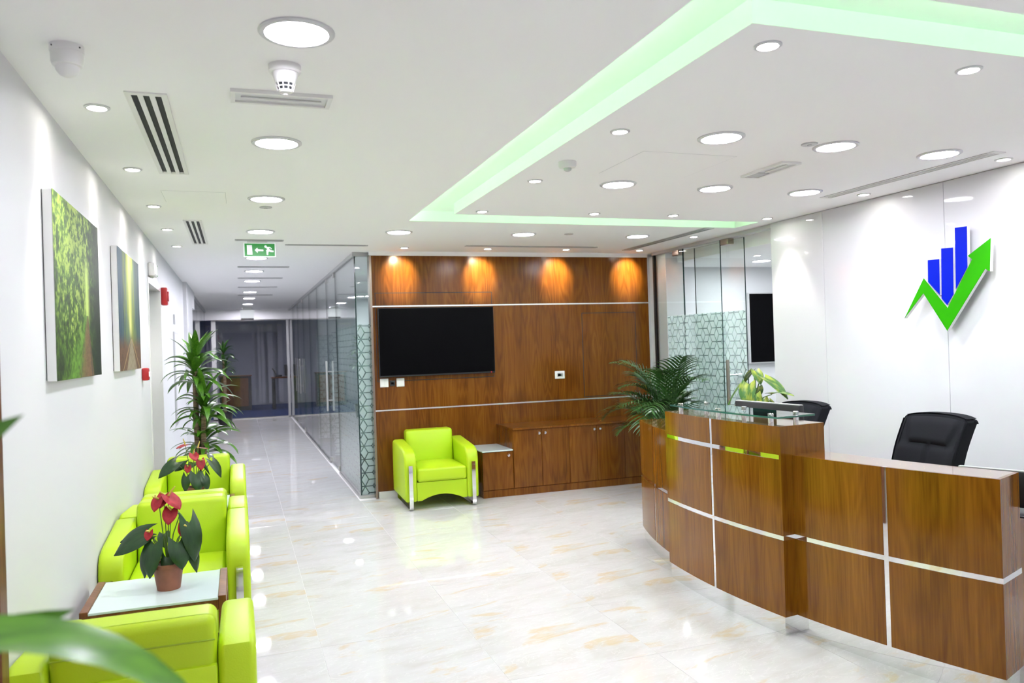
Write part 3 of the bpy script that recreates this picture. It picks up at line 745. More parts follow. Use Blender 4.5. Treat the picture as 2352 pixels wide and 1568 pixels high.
# ------------------------------------------------------------------ armchairs
def chair_meshes():
    D = {}
    # arm: side profile extruded and rounded
    def arm(sgn):
        prof = [(-0.355, 0.085), (-0.36, 0.47), (-0.345, 0.53), (-0.30, 0.572), (-0.22, 0.59), (0.30, 0.632), (0.355, 0.615), (0.37, 0.57), (0.37, 0.085)]
        x0, x1 = (0.252, 0.375) if sgn > 0 else (-0.375, -0.252)
        bm = NB(); prism(bm, prof, yz(), x0, x1)
        bmesh.ops.recalc_face_normals(bm, faces=bm.faces)
        es = [e for e in bm.edges if abs(e.verts[0].co.x-e.verts[1].co.x) < 1e-5]
        bmesh.ops.bevel(bm, geom=es, offset=0.024, segments=4, profile=0.5, affect='EDGES')
        return mesh_of('armrest', bm, M_LIME, ang=50)
    D['arm_r'] = arm(1); D['arm_l'] = arm(-1)
    # seat cushion with soft crown
    bm = NB(); bx(bm, -0.25, 0.25, -0.372, 0.23, 0.272, 0.405)
    bmesh.ops.subdivide_edges(bm, edges=list(bm.edges), cuts=5, use_grid_fill=True)
    for v in bm.verts:
        fx = 1-(v.co.x/0.25)**2; fy = 1-((v.co.y+0.07)/0.30)**2
        if v.co.z > 0.40: v.co.z += 0.018*max(0, fx)*max(0, fy)
        if v.co.y < -0.37: v.co.y -= 0.012*max(0, fx)*(1-((v.co.z-0.338)/0.067)**2)
    es = [e for e in bm.edges if len(e.link_faces) == 2 and e.calc_face_angle(0) > 0.9]
    bmesh.ops.bevel(bm, geom=es, offset=0.028, segments=4, profile=0.5, affect='EDGES')
    D['seat'] = mesh_of('seat_cushion', bm, M_LIME, ang=60)
    # apron with arched underside
    pts = [(-0.252, 0.268), (-0.252, 0.085)]
    for k in range(13):
        u = -0.21+0.42*k/12; pts.append((u, 0.085+0.055*(1-(u/0.21)**2)))
    pts += [(0.252, 0.085), (0.252, 0.268)]
    bm = NB(); prism(bm, pts, xz(0), -0.345, 0.30)
    D['apron'] = mesh_of('seat_base', bm, M_LIME, ang=40)
    # back: reclined padded slab
    bm = NB(); bx(bm, -0.250, 0.250, 0.17, 0.335, 0.30, 0.728)
    bmesh.ops.subdivide_edges(bm, edges=list(bm.edges), cuts=5, use_grid_fill=True)
    for v in bm.verts:
        fx = 1-(v.co.x/0.25)**2; fz = 1-((v.co.z-0.515)/0.22)**2
        if v.co.y < 0.171: v.co.y -= 0.02*max(0, fx)*max(0, fz)
        v.co.y += (v.co.z-0.30)*0.10
    es = [e for e in bm.edges if len(e.link_faces) == 2 and e.calc_face_angle(0) > 0.9]
    bmesh.ops.bevel(bm, geom=es, offset=0.032, segments=4, profile=0.5, affect='EDGES')
    D['back'] = mesh_of('backrest', bm, M_LIME, ang=60)
    # rear shell below the back and its seam
    D['rear'] = mesh_of('rear_panel', rbox(-0.25, 0.25, 0.30, 0.372, 0.085, 0.56, 0.012, 2), M_LIME)
    bm = NB(); tube(bm, [(-0.245, 0.3695, 0.645), (0.245, 0.3695, 0.645)], 0.003, 6)
    D['seam'] = mesh_of('seam', bm, M_LIMESEAM)
    def leg(sgn):
        x = sgn*0.318
        bm = NB()
        path = [(x, -0.372, 0.44), (x, -0.378, 0.40), (x, -0.378, 0.03), (x, -0.366, 0.012), (x, -0.33, 0.006), (x, 0.33, 0.006), (x, 0.35, 0.03), (x, 0.35, 0.10)]
        wv = 0.019; th = 0.006
        n = len(path); prev = None
        for i, p in enumerate(path):
            a = Vector(path[max(i-1, 0)]); b_ = Vector(path[min(i+1, n-1)]); t = (b_-a).normalized()
            nn = t.cross(Vector((1, 0, 0))).normalized()
            c = Vector(p)
            ring = [bm.verts.new(c+Vector((sx*wv, 0, 0))+nn*s*th) for sx, s in ((-1, -1), (1, -1), (1, 1), (-1, 1))]
            if prev:
                for q in range(4): bm.faces.new((prev[q], ring[q], ring[(q+1) % 4], prev[(q+1) % 4]))
            else: bm.faces.new(ring)
            prev = ring
        bm.faces.new(prev[::-1])
        return mesh_of('sled_leg', bm, M_CHROME, ang=50)
    D['leg_r'] = leg(1); D['leg_l'] = leg(-1)
    return D
CM = chair_meshes()
def armchair(label, loc, rz):
    t = thing('armchair', label, 'armchair', loc, rz, 'lime green leather armchairs')
    link('armrest', CM['arm_r'], t); link('armrest', CM['arm_l'], t)
    link('seat_cushion', CM['seat'], t); link('seat_base', CM['apron'], t)
    bk = link('backrest', CM['back'], t); link('seam', CM['seam'], bk)
    link('rear_panel', CM['rear'], t)
    link('sled_leg', CM['leg_r'], t); link('sled_leg', CM['leg_l'], t)
    return t
CXL = -0.346
armchair('lime green armchair nearest the camera, turned with its back to the viewer', (CXL, 3.19, 0), PI)
armchair('lime green armchair facing the viewer just behind the nearer glass side table', (CXL, 4.90, 0), 0)
armchair('lime green armchair mostly hidden, back to back with the second armchair', (CXL, 5.68, 0), PI)
armchair('lime green armchair in front of the tall dracaena, facing the viewer', (CXL, 6.98, 0), 0)
armchair('lime green armchair standing before the wood wall beside the low cabinet', (1.885, 7.945, 0), R(-1.5))

# side tables
def side_table(label, x, y):
    t = thing('side_table', label, 'side table', (x, y, 0), 0, 'frosted glass side tables')
    wx, dy, h = 0.30, 0.245, 0.49
    for s in (-1, 1):
        obj('side_rail', rbox(s*(wx-0.017)-0.017, s*(wx-0.017)+0.017, -dy, dy, h-0.075, h+0.004, 0.002, 1), M_TABLEWOOD, t)
        for sy in (-1, 1):
            obj('leg', rbox(s*(wx-0.017)-0.017, s*(wx-0.017)+0.017, sy*(dy-0.03)-0.03, sy*(dy-0.03)+0.03, 0.0, h-0.075, 0.002, 1), M_TABLEWOOD, t)
        obj('cross_rail', rbox(-wx+0.034, wx-0.034, s*(dy-0.014)-0.012, s*(dy-0.014)+0.012, h-0.06, h-0.014, 0.002, 1), M_TABLEWOOD, t)
    obj('glass_top', rbox(-wx+0.034, wx-0.034, -dy, dy, h-0.014, h-0.002, 0.002, 1), M_TABLEGLASS, t)
    return t
side_table('frosted glass side table between the two nearest armchairs', -0.385, 4.085)
side_table('frosted glass side table further back, almost hidden between armchairs', -0.36, 6.33)

# ------------------------------------------------------------------ plants
def strap_leaf(L, wd, elev, bend, n=9, fold=0.25, twist=0.0, mat_=None):
    """leaf along +x; elev start elevation (rad), bend total downward turn (rad)"""
    bm = NB(); pos = Vector((0, 0, 0)); rows_ = []
    for k in range(n+1):
        s = k/n; a = elev-bend*s**1.3
        w_ = wd*(0.28+0.72*math.sin(PI*min(1, (s*0.93+0.12))**0.8)) if s < 1 else 0.0
        w_ = wd*max(0.0, (min(1, 0.30+2.6*s))*(1-s**3.2))
        tw = twist*s
        up = Vector((-math.sin(a), 0, math.cos(a))); side = Vector((0, 1, 0))*math.cos(tw)+up*math.sin(tw)
        upx = up*math.cos(tw)-Vector((0, 1, 0))*math.sin(tw)
        rows_.append([bm.verts.new(pos+side*w_/2+upx*w_*fold*0.5), bm.verts.new(pos), bm.verts.new(pos-side*w_/2+upx*w_*fold*0.5)])
        pos = pos+Vector((math.cos(a), 0, math.sin(a)))*L/n
    for a, b_ in zip(rows_, rows_[1:]):
        for q in range(2): bm.faces.new((a[q], a[q+1], b_[q+1], b_[q]))
    return mesh_of('leaf', bm, mat_, ang=80, recalc=False)
def heart_leaf(L, wd, mat_, droop=0.5, n=8, fold=0.15, lobe=0.28):
    bm = NB(); rows_ = []
    mcols = 6
    for k in range(n+1):
        s = k/n
        w_ = wd*0.5*(math.sin(PI*min(1.0, (s*0.80+0.20))))**0.9*1.15 if s < 1 else 0.0
        if s == 0: w_ = wd*0.40
        row = []
        for c in range(mcols+1):
            t = -1+2*c/mcols
            x = s*L - lobe*L*abs(t)**1.5*(1-s)**2
            z = -droop*L*s*s*0.5 + fold*wd*abs(t)*0.6*(1-s) - 0.10*wd*t*t
            row.append(bm.verts.new((x, t*w_, z)))
        rows_.append(row)
    for a, b_ in zip(rows_, rows_[1:]):
        for q in range(mcols): bm.faces.new((a[q], a[q+1], b_[q+1], b_[q]))
    return mesh_of('leaf', bm, mat_, ang=80, recalc=False)
def pot_parts(t, rt, rb, h, m_, rim=0.008, z0=0.0):
    b = NB(); lathe(b, [(0.0, z0), (rb, z0), (rt, z0+h*0.86), (rt+rim, z0+h*0.86), (rt+rim, z0+h), (rt-0.004, z0+h), (rt-0.008, z0+h*0.88), (0.0, z0+h*0.88)], 28)
    obj('pot', b, m_, t)
    b = NB(); lathe(b, [(rt-0.009, z0+h*0.90), (rt*0.5, z0+h*0.92), (0.0, z0+h*0.91)], 20)
    obj('soil', b, M_SOIL, t)

def dracaena(label, loc, heads, pot_m, seed, leaf_m, Ls=1.0, potr=0.17, poth=0.30, spread=1.0, bend=1.0):
    rnd = random.Random(seed)
    t = thing('potted_dracaena', label, 'plant', loc)
    pot_parts(t, potr, potr*0.78, poth, pot_m)
    meshes = {}
    for nm, (e, bd) in dict(up=(1.25, 0.55), mid=(0.85, 1.35), low=(0.45, 1.45), droop=(0.1, 1.3)).items():
        meshes[nm] = [strap_leaf(0.40*Ls, 0.074*Ls, e+rnd.uniform(-0.1, 0.1), (bd+rnd.uniform(-0.15, 0.25))*bend, fold=0.35, twist=rnd.uniform(-0.5, 0.5), mat_=leaf_m) for _ in range(3)]
    for (x, y, z, n_, sc) in heads:
        b = NB(); tube(b, [(x*0.4, y*0.4, poth*0.8), (x*0.8, y*0.8, z*0.6), (x, y, z)], [0.030, 0.026, 0.022], 10); obj('cane', b, M_BARK, t)
        for k in range(n_):
            f = k/n_
            nm = 'up' if f < 0.18 else 'mid' if f < 0.52 else 'low' if f < 0.82 else 'droop'
            az = k*2.399+rnd.uniform(-0.2, 0.2)
            zz = z+0.06-0.22*f*sc
            s = sc*rnd.uniform(0.72, 1.05)*spread*(0.8 if math.cos(az) < -0.35 else 1.0)
            link('leaf', rnd.choice(meshes[nm]), t, (x+0.012*math.cos(az), y+0.012*math.sin(az), zz), (rnd.uniform(-0.15, 0.15), 0, az), s)
    return t
M_DARKPOT = mat('dark_pot', (0.02, 0.02, 0.022), 0.3)
dracaena('tall three-headed potted dracaena standing behind the last green armchair', (-0.37, 7.88, 0), [(-0.02, 0.02, 1.47, 46, 0.95), (0.05, -0.03, 1.13, 44, 0.92), (0.03, 0.05, 0.80, 44, 0.92)], M_TERRA, 3, M_LEAF_D, Ls=1.08)
dracaena('dark dracaena in a black pot far down the corridor', (-0.32, 18.7, 0), [(0.0, 0.0, 1.62, 22, 0.9), (0.03, 0.02, 1.3, 20, 0.8)], M_DARKPOT, 5, M_LEAF_DD)

# near plant at the lower left edge of the view
def near_plant():
    t = thing('potted_dracaena', 'blurred broad-leaved dracaena at the lower left edge close to the camera', 'plant', (-0.52, 0.98, 0))
    pot_parts(t, 0.15, 0.12, 0.28, M_DARKPOT)
    b = NB(); tube(b, [(0, 0, 0.22), (0.0, 0.01, 0.8), (0.0, 0.0, 1.22)], [0.024, 0.022, 0.018], 10); obj('cane', b, M_BARK, t)
    def lf(L, wd, e, bd, az, z, tw=0.0):
        link('leaf', strap_leaf(L, wd, e, bd, 14, 0.3, tw, M_LEAF_D), t, (0, 0, z), (0, 0, az))
    lf(0.57, 0.095, 0.64, 1.80, R(-6), 1.205, 0.25)
    lf(0.43, 0.09, 1.0, 0.5, R(2), 1.235, 1.5)
    lf(0.375, 0.075, 0.6, 0.45, R(4), 1.165, 1.4)
    for k, az in enumerate((75, 120, 165, 205, 250, 290, 140, 230)):
        lf(0.21+0.02*(k % 3), 0.06, 0.7+0.25*(k % 3), 0.9+0.2*(k % 2), R(az), 1.16+0.012*k)
near_plant()

def anthurium(label, loc, rz, leaves, flowers, group):
    t = thing('potted_anthurium', label, 'plant', loc, rz, group)
    pot_parts(t, 0.068, 0.052, 0.125, M_TERRA, 0.006)
    for (x, y, z, az, pit, L, wd, young) in leaves:
        b = NB(); tube(b, [(x*0.08, y*0.08, 0.11), (x*0.45, y*0.45, 0.11+(z-0.11)*0.62), (x, y, z)], [0.0035, 0.003, 0.0025], 6); st = obj('stalk', b, M_GREENSTEM, t)
        link('leaf', heart_leaf(L*0.88, wd*0.86, M_LEAF_A2 if young else M_LEAF_A, droop=0.7, fold=0.3, lobe=0.36), t, (x, y, z), (0.75*math.cos(az)*(1.0 if pit < 0.7 else 0.35), pit, az))
    for (x, y, z, az, pit, L) in flowers:
        b = NB(); tube(b, [(x*0.08, y*0.08, 0.11), (x*0.6, y*0.6, 0.11+(z-0.11)*0.55), (x, y, z)], [0.003, 0.0027, 0.0023], 6); obj('flower_stalk', b, M_GREENSTEM, t)
        sp = link('spathe', heart_leaf(L*0.9, L*0.74, M_SPATHE, droop=0.15, fold=0.35), t, (x, y, z), (0, pit, az))
        b = NB(); tube(b, [(0, 0, 0), (0.004, 0, L*0.3), (0.012, 0, L*0.62)], [0.0055, 0.005, 0.0025], 8); obj('spadix', b, M_SPADIX, sp)
    return t
# leaf list: offset from pot axis (x right, y depth, z up), azimuth, pitch down, size
LV1 = [(-0.10, -0.02, 0.265, R(190), 0.30, 0.165, 0.10, 0), (-0.09, 0.03, 0.275, R(175), 0.10, 0.15, 0.09, 0), (-0.055, -0.05, 0.225, R(235), 1.05, 0.165, 0.10, 0),
       (-0.09, -0.03, 0.185, R(215), 1.15, 0.125, 0.07, 0), (0.05, -0.06, 0.225, R(300), 1.0, 0.135, 0.105, 0), (0.10, -0.04, 0.31, R(310), 1.1, 0.20, 0.105, 0),
       (0.055, 0.03, 0.34, R(20), 0.8, 0.145, 0.09, 1), (0.095, -0.01, 0.20, R(330), 1.0, 0.15, 0.08, 0), (0.0, -0.04, 0.155, R(268), 1.05, 0.085, 0.06, 0),
       (0.05, 0.04, 0.17, R(40), 0.9, 0.1, 0.065, 0), (-0.02, 0.05, 0.25, R(100), 0.6, 0.10, 0.06, 1), (-0.06, 0.02, 0.235, R(140), 0.6, 0.07, 0.05, 1)]
FL1 = [(-0.035, 0.0, 0.43, R(238), 0.9, 0.072), (0.008, 0.01, 0.437, R(318), 0.55, 0.105), (0.02, -0.01, 0.375, R(255), 0.85, 0.085), (-0.012, 0.02, 0.44, R(250), 0.75, 0.075), (-0.075, -0.03, 0.285, R(250), 0.9, 0.05), (0.075, -0.04, 0.30, R(290), 1.2, 0.07)]
anthurium('red anthurium in a brown pot on the nearer glass side table', (-0.345, 4.09, 0.488), 0, LV1, FL1, 'red anthuriums on the side tables')
LV2 = [(-0.13, 0.0, 0.32, R(195), 0.45, 0.17, 0.095, 0), (-0.06, 0.0, 0.30, R(170), 0.3, 0.10, 0.07, 0), (0.13, 0.0, 0.30, R(320), 0.75, 0.15, 0.11, 0), (0.125, 0.02, 0.33, R(80), -0.6, 0.08, 0.05, 0),
       (0.0, -0.05, 0.22, R(275), 0.95, 0.14, 0.11, 0), (0.055, -0.05, 0.20, R(305), 1.0, 0.12, 0.085, 0), (-0.065, -0.03, 0.21, R(230), 1.1, 0.12, 0.07, 0), (0.0, 0.03, 0.30, R(80), 0.2, 0.09, 0.07, 1),
       (0.05, 0.0, 0.30, R(340), 0.7, 0.12, 0.07, 0), (0.02, -0.04, 0.15, R(280), 1.1, 0.09, 0.07, 0)]
FL2 = [(-0.06, 0.0, 0.44, R(200), 0.1, 0.085), (0.03, 0.0, 0.41, R(0), 0.05, 0.08), (-0.01, -0.02, 0.37, R(270), 0.5, 0.085), (0.035, -0.03, 0.32, R(280), 1.2, 0.085), (-0.05, -0.02, 0.285, R(250), 1.0, 0.06)]
anthurium('red anthurium on the farther side table before the third armchair back', (-0.335, 6.33, 0.488), 0.3, LV2, FL2, 'red anthuriums on the side tables')

# areca palm in the corner
def frond(seed, L, e, bd, dens=15):
    rnd = random.Random(seed); bm = NB()
    pos = Vector((0, 0, 0)); pts = []; n = 16
    for k in range(n+1):
        s = k/n; a = e-bd*s**1.5; pts.append((pos.copy(), a)); pos = pos+Vector((math.cos(a), 0, math.sin(a)))*L/n
    tube(bm, [p for p, _ in pts], [0.006*(1-0.8*k/n)+0.001 for k in range(n+1)], 5)
    for k in range(dens):
        s = 0.25+0.75*k/dens; f = s*n; i = min(n-1, int(f)); p = pts[i][0].lerp(pts[i+1][0], f-i); a = pts[i][1]
        tdir = Vector((math.cos(a), 0, math.sin(a))); up = Vector((-math.sin(a), 0, math.cos(a)))
        ln = L*0.42*math.sin(PI*(0.18+0.78*(s-0.25)/0.75))*rnd.uniform(0.85, 1.1)
        for sd_ in (-1, 1):
            d = (tdir*0.75+Vector((0, sd_, 0))*0.75+up*0.30).normalized()
            q = p.copy(); prev = None; m_ = 5
            wdir = d.cross(up).normalized()
            for z in range(m_+1):
                u = z/m_; w_ = 0.0125*(1-u**2.2)+0.0005
                ring = (bm.verts.new(q+wdir*w_), bm.verts.new(q-wdir*w_))
                if prev: bm.faces.new((prev[0], prev[1], ring[1], ring[0]))
                prev = ring
                d2_ = (d+Vector((0, 0, -1))*(1.1*u*u+0.12)).normalized(); q = q+d2_*ln/m_
    return mesh_of('frond', bm, M_LEAF_P, ang=80, recalc=False)
pm = thing('potted_areca_palm', 'feathery areca palm standing in the corner behind the reception desk', 'plant', (4.16, 7.1, 0))
pot_parts(pm, 0.17, 0.13, 0.32, M_TERRA)
rp = random.Random(11)
for k in range(34):
    az = k*2.399+rp.uniform(-0.3, 0.3); f = k/34
    e = 1.45-0.75*f+rp.uniform(-0.1, 0.1); bd = 1.0+1.2*f+rp.uniform(-0.2, 0.3)
    L = rp.uniform(0.75, 1.0)*(1.0-0.1*f)*(0.56 if math.cos(az) > 0.2 else 1.0)
    z0 = 0.58+0.26*rp.random()
    o_ = link('frond', frond(k, L, e, bd), pm, (0.05*math.cos(az), 0.05*math.sin(az), z0), (0, 0, az), 0.86)
for k in range(7):
    a = k*0.9; b = NB(); tube(b, [(0.05*math.cos(a), 0.05*math.sin(a), 0.27), (0.055*math.cos(a), 0.055*math.sin(a), 0.72)], [0.012, 0.008], 7); obj('stem', b, M_GREENSTEM, pm)

# pothos on a moss pole
po = thing('potted_pothos', 'variegated yellow-green pothos on a moss pole behind the desk', 'plant', (4.22, 5.72, 0))
pot_parts(po, 0.14, 0.11, 0.26, M_TERRA)
b = NB(); tube(b, [(0, 0, 0.2), (0, 0, 0.6), (0.0, 0, 1.08)], [0.032, 0.032, 0.03], 12); obj('moss_pole', b, M_MOSS, po)
PL = [(0.02, 0.16, 1.20, R(150), 0.55, 0.24, 0.13), (0.0, -0.12, 1.24, R(-75), 0.25, 0.27, 0.14), (-0.05, 0.02, 1.19, R(215), 0.85, 0.20, 0.13), (0.0, -0.22, 1.11, R(-80), -0.35, 0.22, 0.11),
      (-0.03, 0.16, 1.02, R(130), 0.45, 0.24, 0.10), (-0.05, -0.05, 1.10, R(240), 1.2, 0.20, 0.12), (-0.04, -0.14, 1.06, R(255), 1.0, 0.18, 0.11), (0.02, 0.05, 1.30, R(110), 0.5, 0.14, 0.09),
      (0.02, 0.02, 1.30, R(-100), 0.5, 0.14, 0.09), (0.0, -0.18, 1.05, R(-60), 0.6, 0.16, 0.09), (-0.03, 0.10, 0.97, R(170), 0.9, 0.18, 0.1), (-0.05, 0.0, 0.95, R(200), 1.1, 0.2, 0.11), (0.05, 0.05, 1.15, R(60), 0.4, 0.18, 0.11)]
for (x, y, z, az, pit, L, wd) in PL:
    b = NB(); tube(b, [(0, 0, z-0.14), (x*0.5, y*0.5, z-0.03), (x, y, z)], [0.006, 0.005, 0.004], 6); obj('stalk', b, M_GREENSTEM, po)
    link('leaf', heart_leaf(L, wd, M_POTHOS, droop=0.7, fold=0.5, lobe=0.15), po, (x, y, z), (0, pit, az))

# ------------------------------------------------------------------ office chairs behind the desk
def exec_chair(label, loc, rz):
    t = thing('office_chair', label, 'office chair', loc, rz, 'black executive chairs behind the desk')
    # faces -y ; back curved slab
    def slab_back(x0, x1, z0, z1, y0, th):
        bm = NB(); bx(bm, x0, x1, y0, y0+th, z0, z1)
        bmesh.ops.subdivide_edges(bm, edges=list(bm.edges), cuts=30, use_grid_fill=True)
        for v in bm.verts:
            u = v.co.x/0.225; s = (v.co.z-0.45)/0.66
            if v.co.y < y0+0.001:
                half = 0.155+0.03*ss(0.93, 1.08, v.co.z)
                head = ss(0.0, 0.035, half-abs(v.co.x))*ss(0.93, 0.955, v.co.z)*(1-ss(1.06, 1.10, v.co.z))
                low = (1-ss(0.905, 0.93, v.co.z))*ss(0.0, 0.018, abs(v.co.x))*(1-ss(0.18, 0.225, abs(v.co.x)))
                v.co.y -= 0.020*head+0.013*low
            v.co.y += 0.16*s-0.05*math.sin(PI*s)-0.03*u*u
            v.co.x *= 1.0-0.05*(1-s)
            if v.co.z > 0.9: v.co.z -= 0.022*abs(u)**3*(v.co.z-0.9)/0.2
        es = [e for e in bm.edges if len(e.link_faces) == 2 and e.calc_face_angle(0) > 0.9]
        bmesh.ops.bevel(bm, geom=es, offset=0.026, segments=4, profile=0.5, affect='EDGES')
        return mesh_of('backrest', bm, M_BLACKFAB, ang=60)
    link('backrest', slab_back(-0.225, 0.225, 0.50, 1.11, 0.16, 0.085), t)
    bm = NB(); bx(bm, -0.26, 0.26, -0.30, 0.22, 0.42, 0.52); bmesh.ops.bevel(bm, geom=list(bm.edges), offset=0.035, segments=4, profile=0.5, affect='EDGES'); obj('seat', bm, M_BLACKFAB, t, ang=60)
    for sx in (-1, 1):
        b = NB(); tube(b, [(sx*0.27, -0.15, 0.46), (sx*0.31, -0.17, 0.58), (sx*0.31, -0.16, 0.66), (sx*0.31, 0.12, 0.68), (sx*0.29, 0.2, 0.60)], 0.016, 8); ar = obj('armrest', b, M_BLACK, t)
        link('arm_pad', mesh_of('arm_pad', rbox(sx*0.31-0.03, sx*0.31+0.03, -0.20, 0.12, 0.67, 0.70, 0.012, 2), M_BLACK), ar)
    b = NB(); lathe(b, [(0.0, 0.1), (0.035, 0.1), (0.035, 0.24), (0.02, 0.25), (0.02, 0.42), (0, 0.42)], 16); obj('gas_lift', b, M_CHROME, t)
    for k in range(5):
        a = k*2*PI/5+0.3; c, s = math.cos(a), math.sin(a)
        b = NB(); tube(b, [(0.02*c, 0.02*s, 0.12), (0.17*c, 0.17*s, 0.11), (0.30*c, 0.30*s, 0.08)], [0.024, 0.020, 0.015], 8); lg_ = obj('base_leg', b, M_BLACK, t)
        b = NB(); lathe(b, [(0, -0.02), (0.028, -0.02), (0.028, 0.02), (0, 0.02)], 14, (0, 0, 0), axis='x')
        link('castor', mesh_of('castor', b, M_BLACK), lg_, (0.30*c, 0.30*s, 0.03), (0, 0, a))
    return t
exec_chair('black executive chair with padded headrest against the white logo wall', (3.60, 3.57, 0), R(-90))
exec_chair('black executive chair mostly hidden behind the raised middle of the desk', (3.62, 4.76, 0), R(-88))

# monitors on the worktop
def monitor(label, loc, rz, wd, hh, zc, group=None, tilt=0.0):
    t = thing('computer_monitor', label, 'monitor', loc, rz, group)
    sc_ = obj('housing', rbox(-wd/2, wd/2, -0.018, 0.022, zc-hh/2, zc+hh/2, 0.008, 2), M_BLACK, t)
    link('screen', mesh_of('screen', box(-wd/2+0.012, wd/2-0.012, 0.0221, 0.0235, zc-hh/2+0.015, zc+hh/2-0.012), M_SCREEN, smooth=False), sc_)
    link('edge_trim', mesh_of('edge_trim', box(-wd/2+0.004, wd/2-0.004, -0.012, 0.018, zc+hh/2-0.001, zc+hh/2+0.003), M_GREYPL, smooth=False), sc_)
    b = NB(); bx(b, -0.03, 0.03, -0.04, -0.016, 0.01, zc); obj('stand', b, M_BLACK, t, smooth=False)
    obj('foot', rbox(-0.12, 0.12, -0.10, 0.10, 0.0, 0.012, 0.004, 1), M_BLACK, t)
monitor('black computer monitor seen from behind above the glass ledge of the desk', (3.27, 4.31, 0.73), R(-85), 0.60, 0.33, 0.268)
monitor('low black screen just showing over the right end of the desk', (3.42, 2.74, 0.73), R(-67), 0.42, 0.17, 0.115)

# ------------------------------------------------------------------ logo on the right wall
lo = thing('wall_logo', 'blue bar chart and green rising arrow logo on the white wall', 'logo', (XR, 4.1, 1.95))
def plogo(name, pts, m_, lab):
    bm = NB(); prism(bm, [(y-4.1, z-1.95) for y, z in pts], lambda u, v, d: (d, u, v), -0.070, -0.045)
    o_ = obj(name, bm, M_ACRYL, lo, smooth=False)
    bm = NB(); prism(bm, [(y-4.1, z-1.95) for y, z in pts], lambda u, v, d: (d, u, v), -0.0722, -0.0701)
    f_ = link('coloured_face', mesh_of('coloured_face', bm, m_, smooth=False), o_); f_['label'] = lab
    cy = sum(p[0] for p in pts)/len(pts)-4.1; cz = sum(p[1] for p in pts)/len(pts)-1.95
    return o_
plogo('arrow', [(4.454, 1.697), (4.272, 1.975), (4.082, 1.754), (3.88, 2.066), (3.912, 2.092), (3.74, 2.187), (3.755, 1.973), (3.787, 1.993), (4.092, 1.598), (4.279, 1.869)], M_GREEN, 'bright green arrow face')
plogo('bar', [(4.232, 2.098), (4.137, 2.096), (4.142, 1.847), (4.236, 1.946)], M_BLUE, 'bright blue bar face')
plogo('bar', [(4.118, 2.166), (4.024, 2.162), (4.032, 1.845), (4.085, 1.774), (4.128, 1.823)], M_BLUE, 'bright blue bar face')
plogo('bar', [(4.004, 2.292), (3.912, 2.289), (3.918, 2.016), (4.012, 1.879)], M_BLUE, 'bright blue bar face')
for (y, z) in ((4.28, 1.92), (4.09, 1.68), (3.87, 1.96), (4.19, 2.02), (4.07, 2.05), (3.96, 2.2)):
    b = NB(); tube(b, [(-0.046, y-4.1, z-1.95), (0.0, y-4.1, z-1.95)], 0.006, 8); obj('mounting_pin', b, M_CHROME, lo)

# ------------------------------------------------------------------ canvas prints on the left wall
def hsh(i, j, k=0):
    x = math.sin(i*127.1+j*311.7+k*74.7)*43758.5453; return x-math.floor(x)
def vnoise(x, y, k=0):
    i, j = math.floor(x), math.floor(y); fx, fy = x-i, y-j
    fx = fx*fx*(3-2*fx); fy = fy*fy*(3-2*fy)
    return (hsh(i, j, k)*(1-fx)+hsh(i+1, j, k)*fx)*(1-fy)+(hsh(i, j+1, k)*(1-fx)+hsh(i+1, j+1, k)*fx)*fy
def fbm(x, y, k=0): return 0.5*vnoise(x, y, k)+0.3*vnoise(2.1*x, 2.1*y, k+1)+0.2*vnoise(4.3*x, 4.3*y, k+2)
def mixc(a, b_, t): t = max(0, min(1, t)); return tuple(a[i]*(1-t)+b_[i]*t for i in range(3))
def ss(a, b_, x): t = max(0, min(1, (x-a)/(b_-a))); return t*t*(3-2*t)
def pic_tunnel(u, v):
    # leafy green tunnel, bright slit right of centre, brown rails at the bottom
    l1 = fbm(u*26, v*20, 1); l2 = fbm(u*60, v*48, 5)
    bright = (1-ss(0.0, 0.75, abs(u-0.38)))*0.8+0.25*v
    bright *= 1-0.85*ss(0.62, 0.95, u)
    bright *= 0.55+0.6*ss(0.05, 0.8, v)
    l1 = ss(0.28, 0.68, l1); l2 = ss(0.25, 0.72, l2)
    tone = bright*(0.25+0.9*l1)*(0.30+0.9*l2)
    c = mixc((0.005, 0.014, 0.004), (0.075, 0.17, 0.014), tone*2.3)
    c = mixc(c, (0.30, 0.42, 0.06), ss(0.38, 0.85, tone))
    slit = math.exp(-((u-0.66)/0.045)**2)*ss(0.30, 0.42, v)*(1-ss(0.60, 0.78, v))
    c = mixc(c, (0.55, 0.72, 0.16), slit*0.9)
    if v < 0.38:
        half = 0.015+0.15*(0.38-v)/0.38; cen = 0.66-0.05*(0.38-v)/0.38
        d = abs(u-cen)/half
        if d < 1.2:
            pb = mixc((0.10, 0.05, 0.02), (0.22, 0.13, 0.06), fbm(u*30, v*60, 9))
            if 0.78 < d < 0.92: pb = (0.06, 0.05, 0.045)
            c = mixc(pb, c, ss(0.9, 1.2, d))
        gr = math.exp(-((u-cen+1.7*half)/(0.9*half+0.02))**2)
        c = mixc(c, (0.13, 0.30, 0.03), gr*0.6*(0.5+l2))
    return c
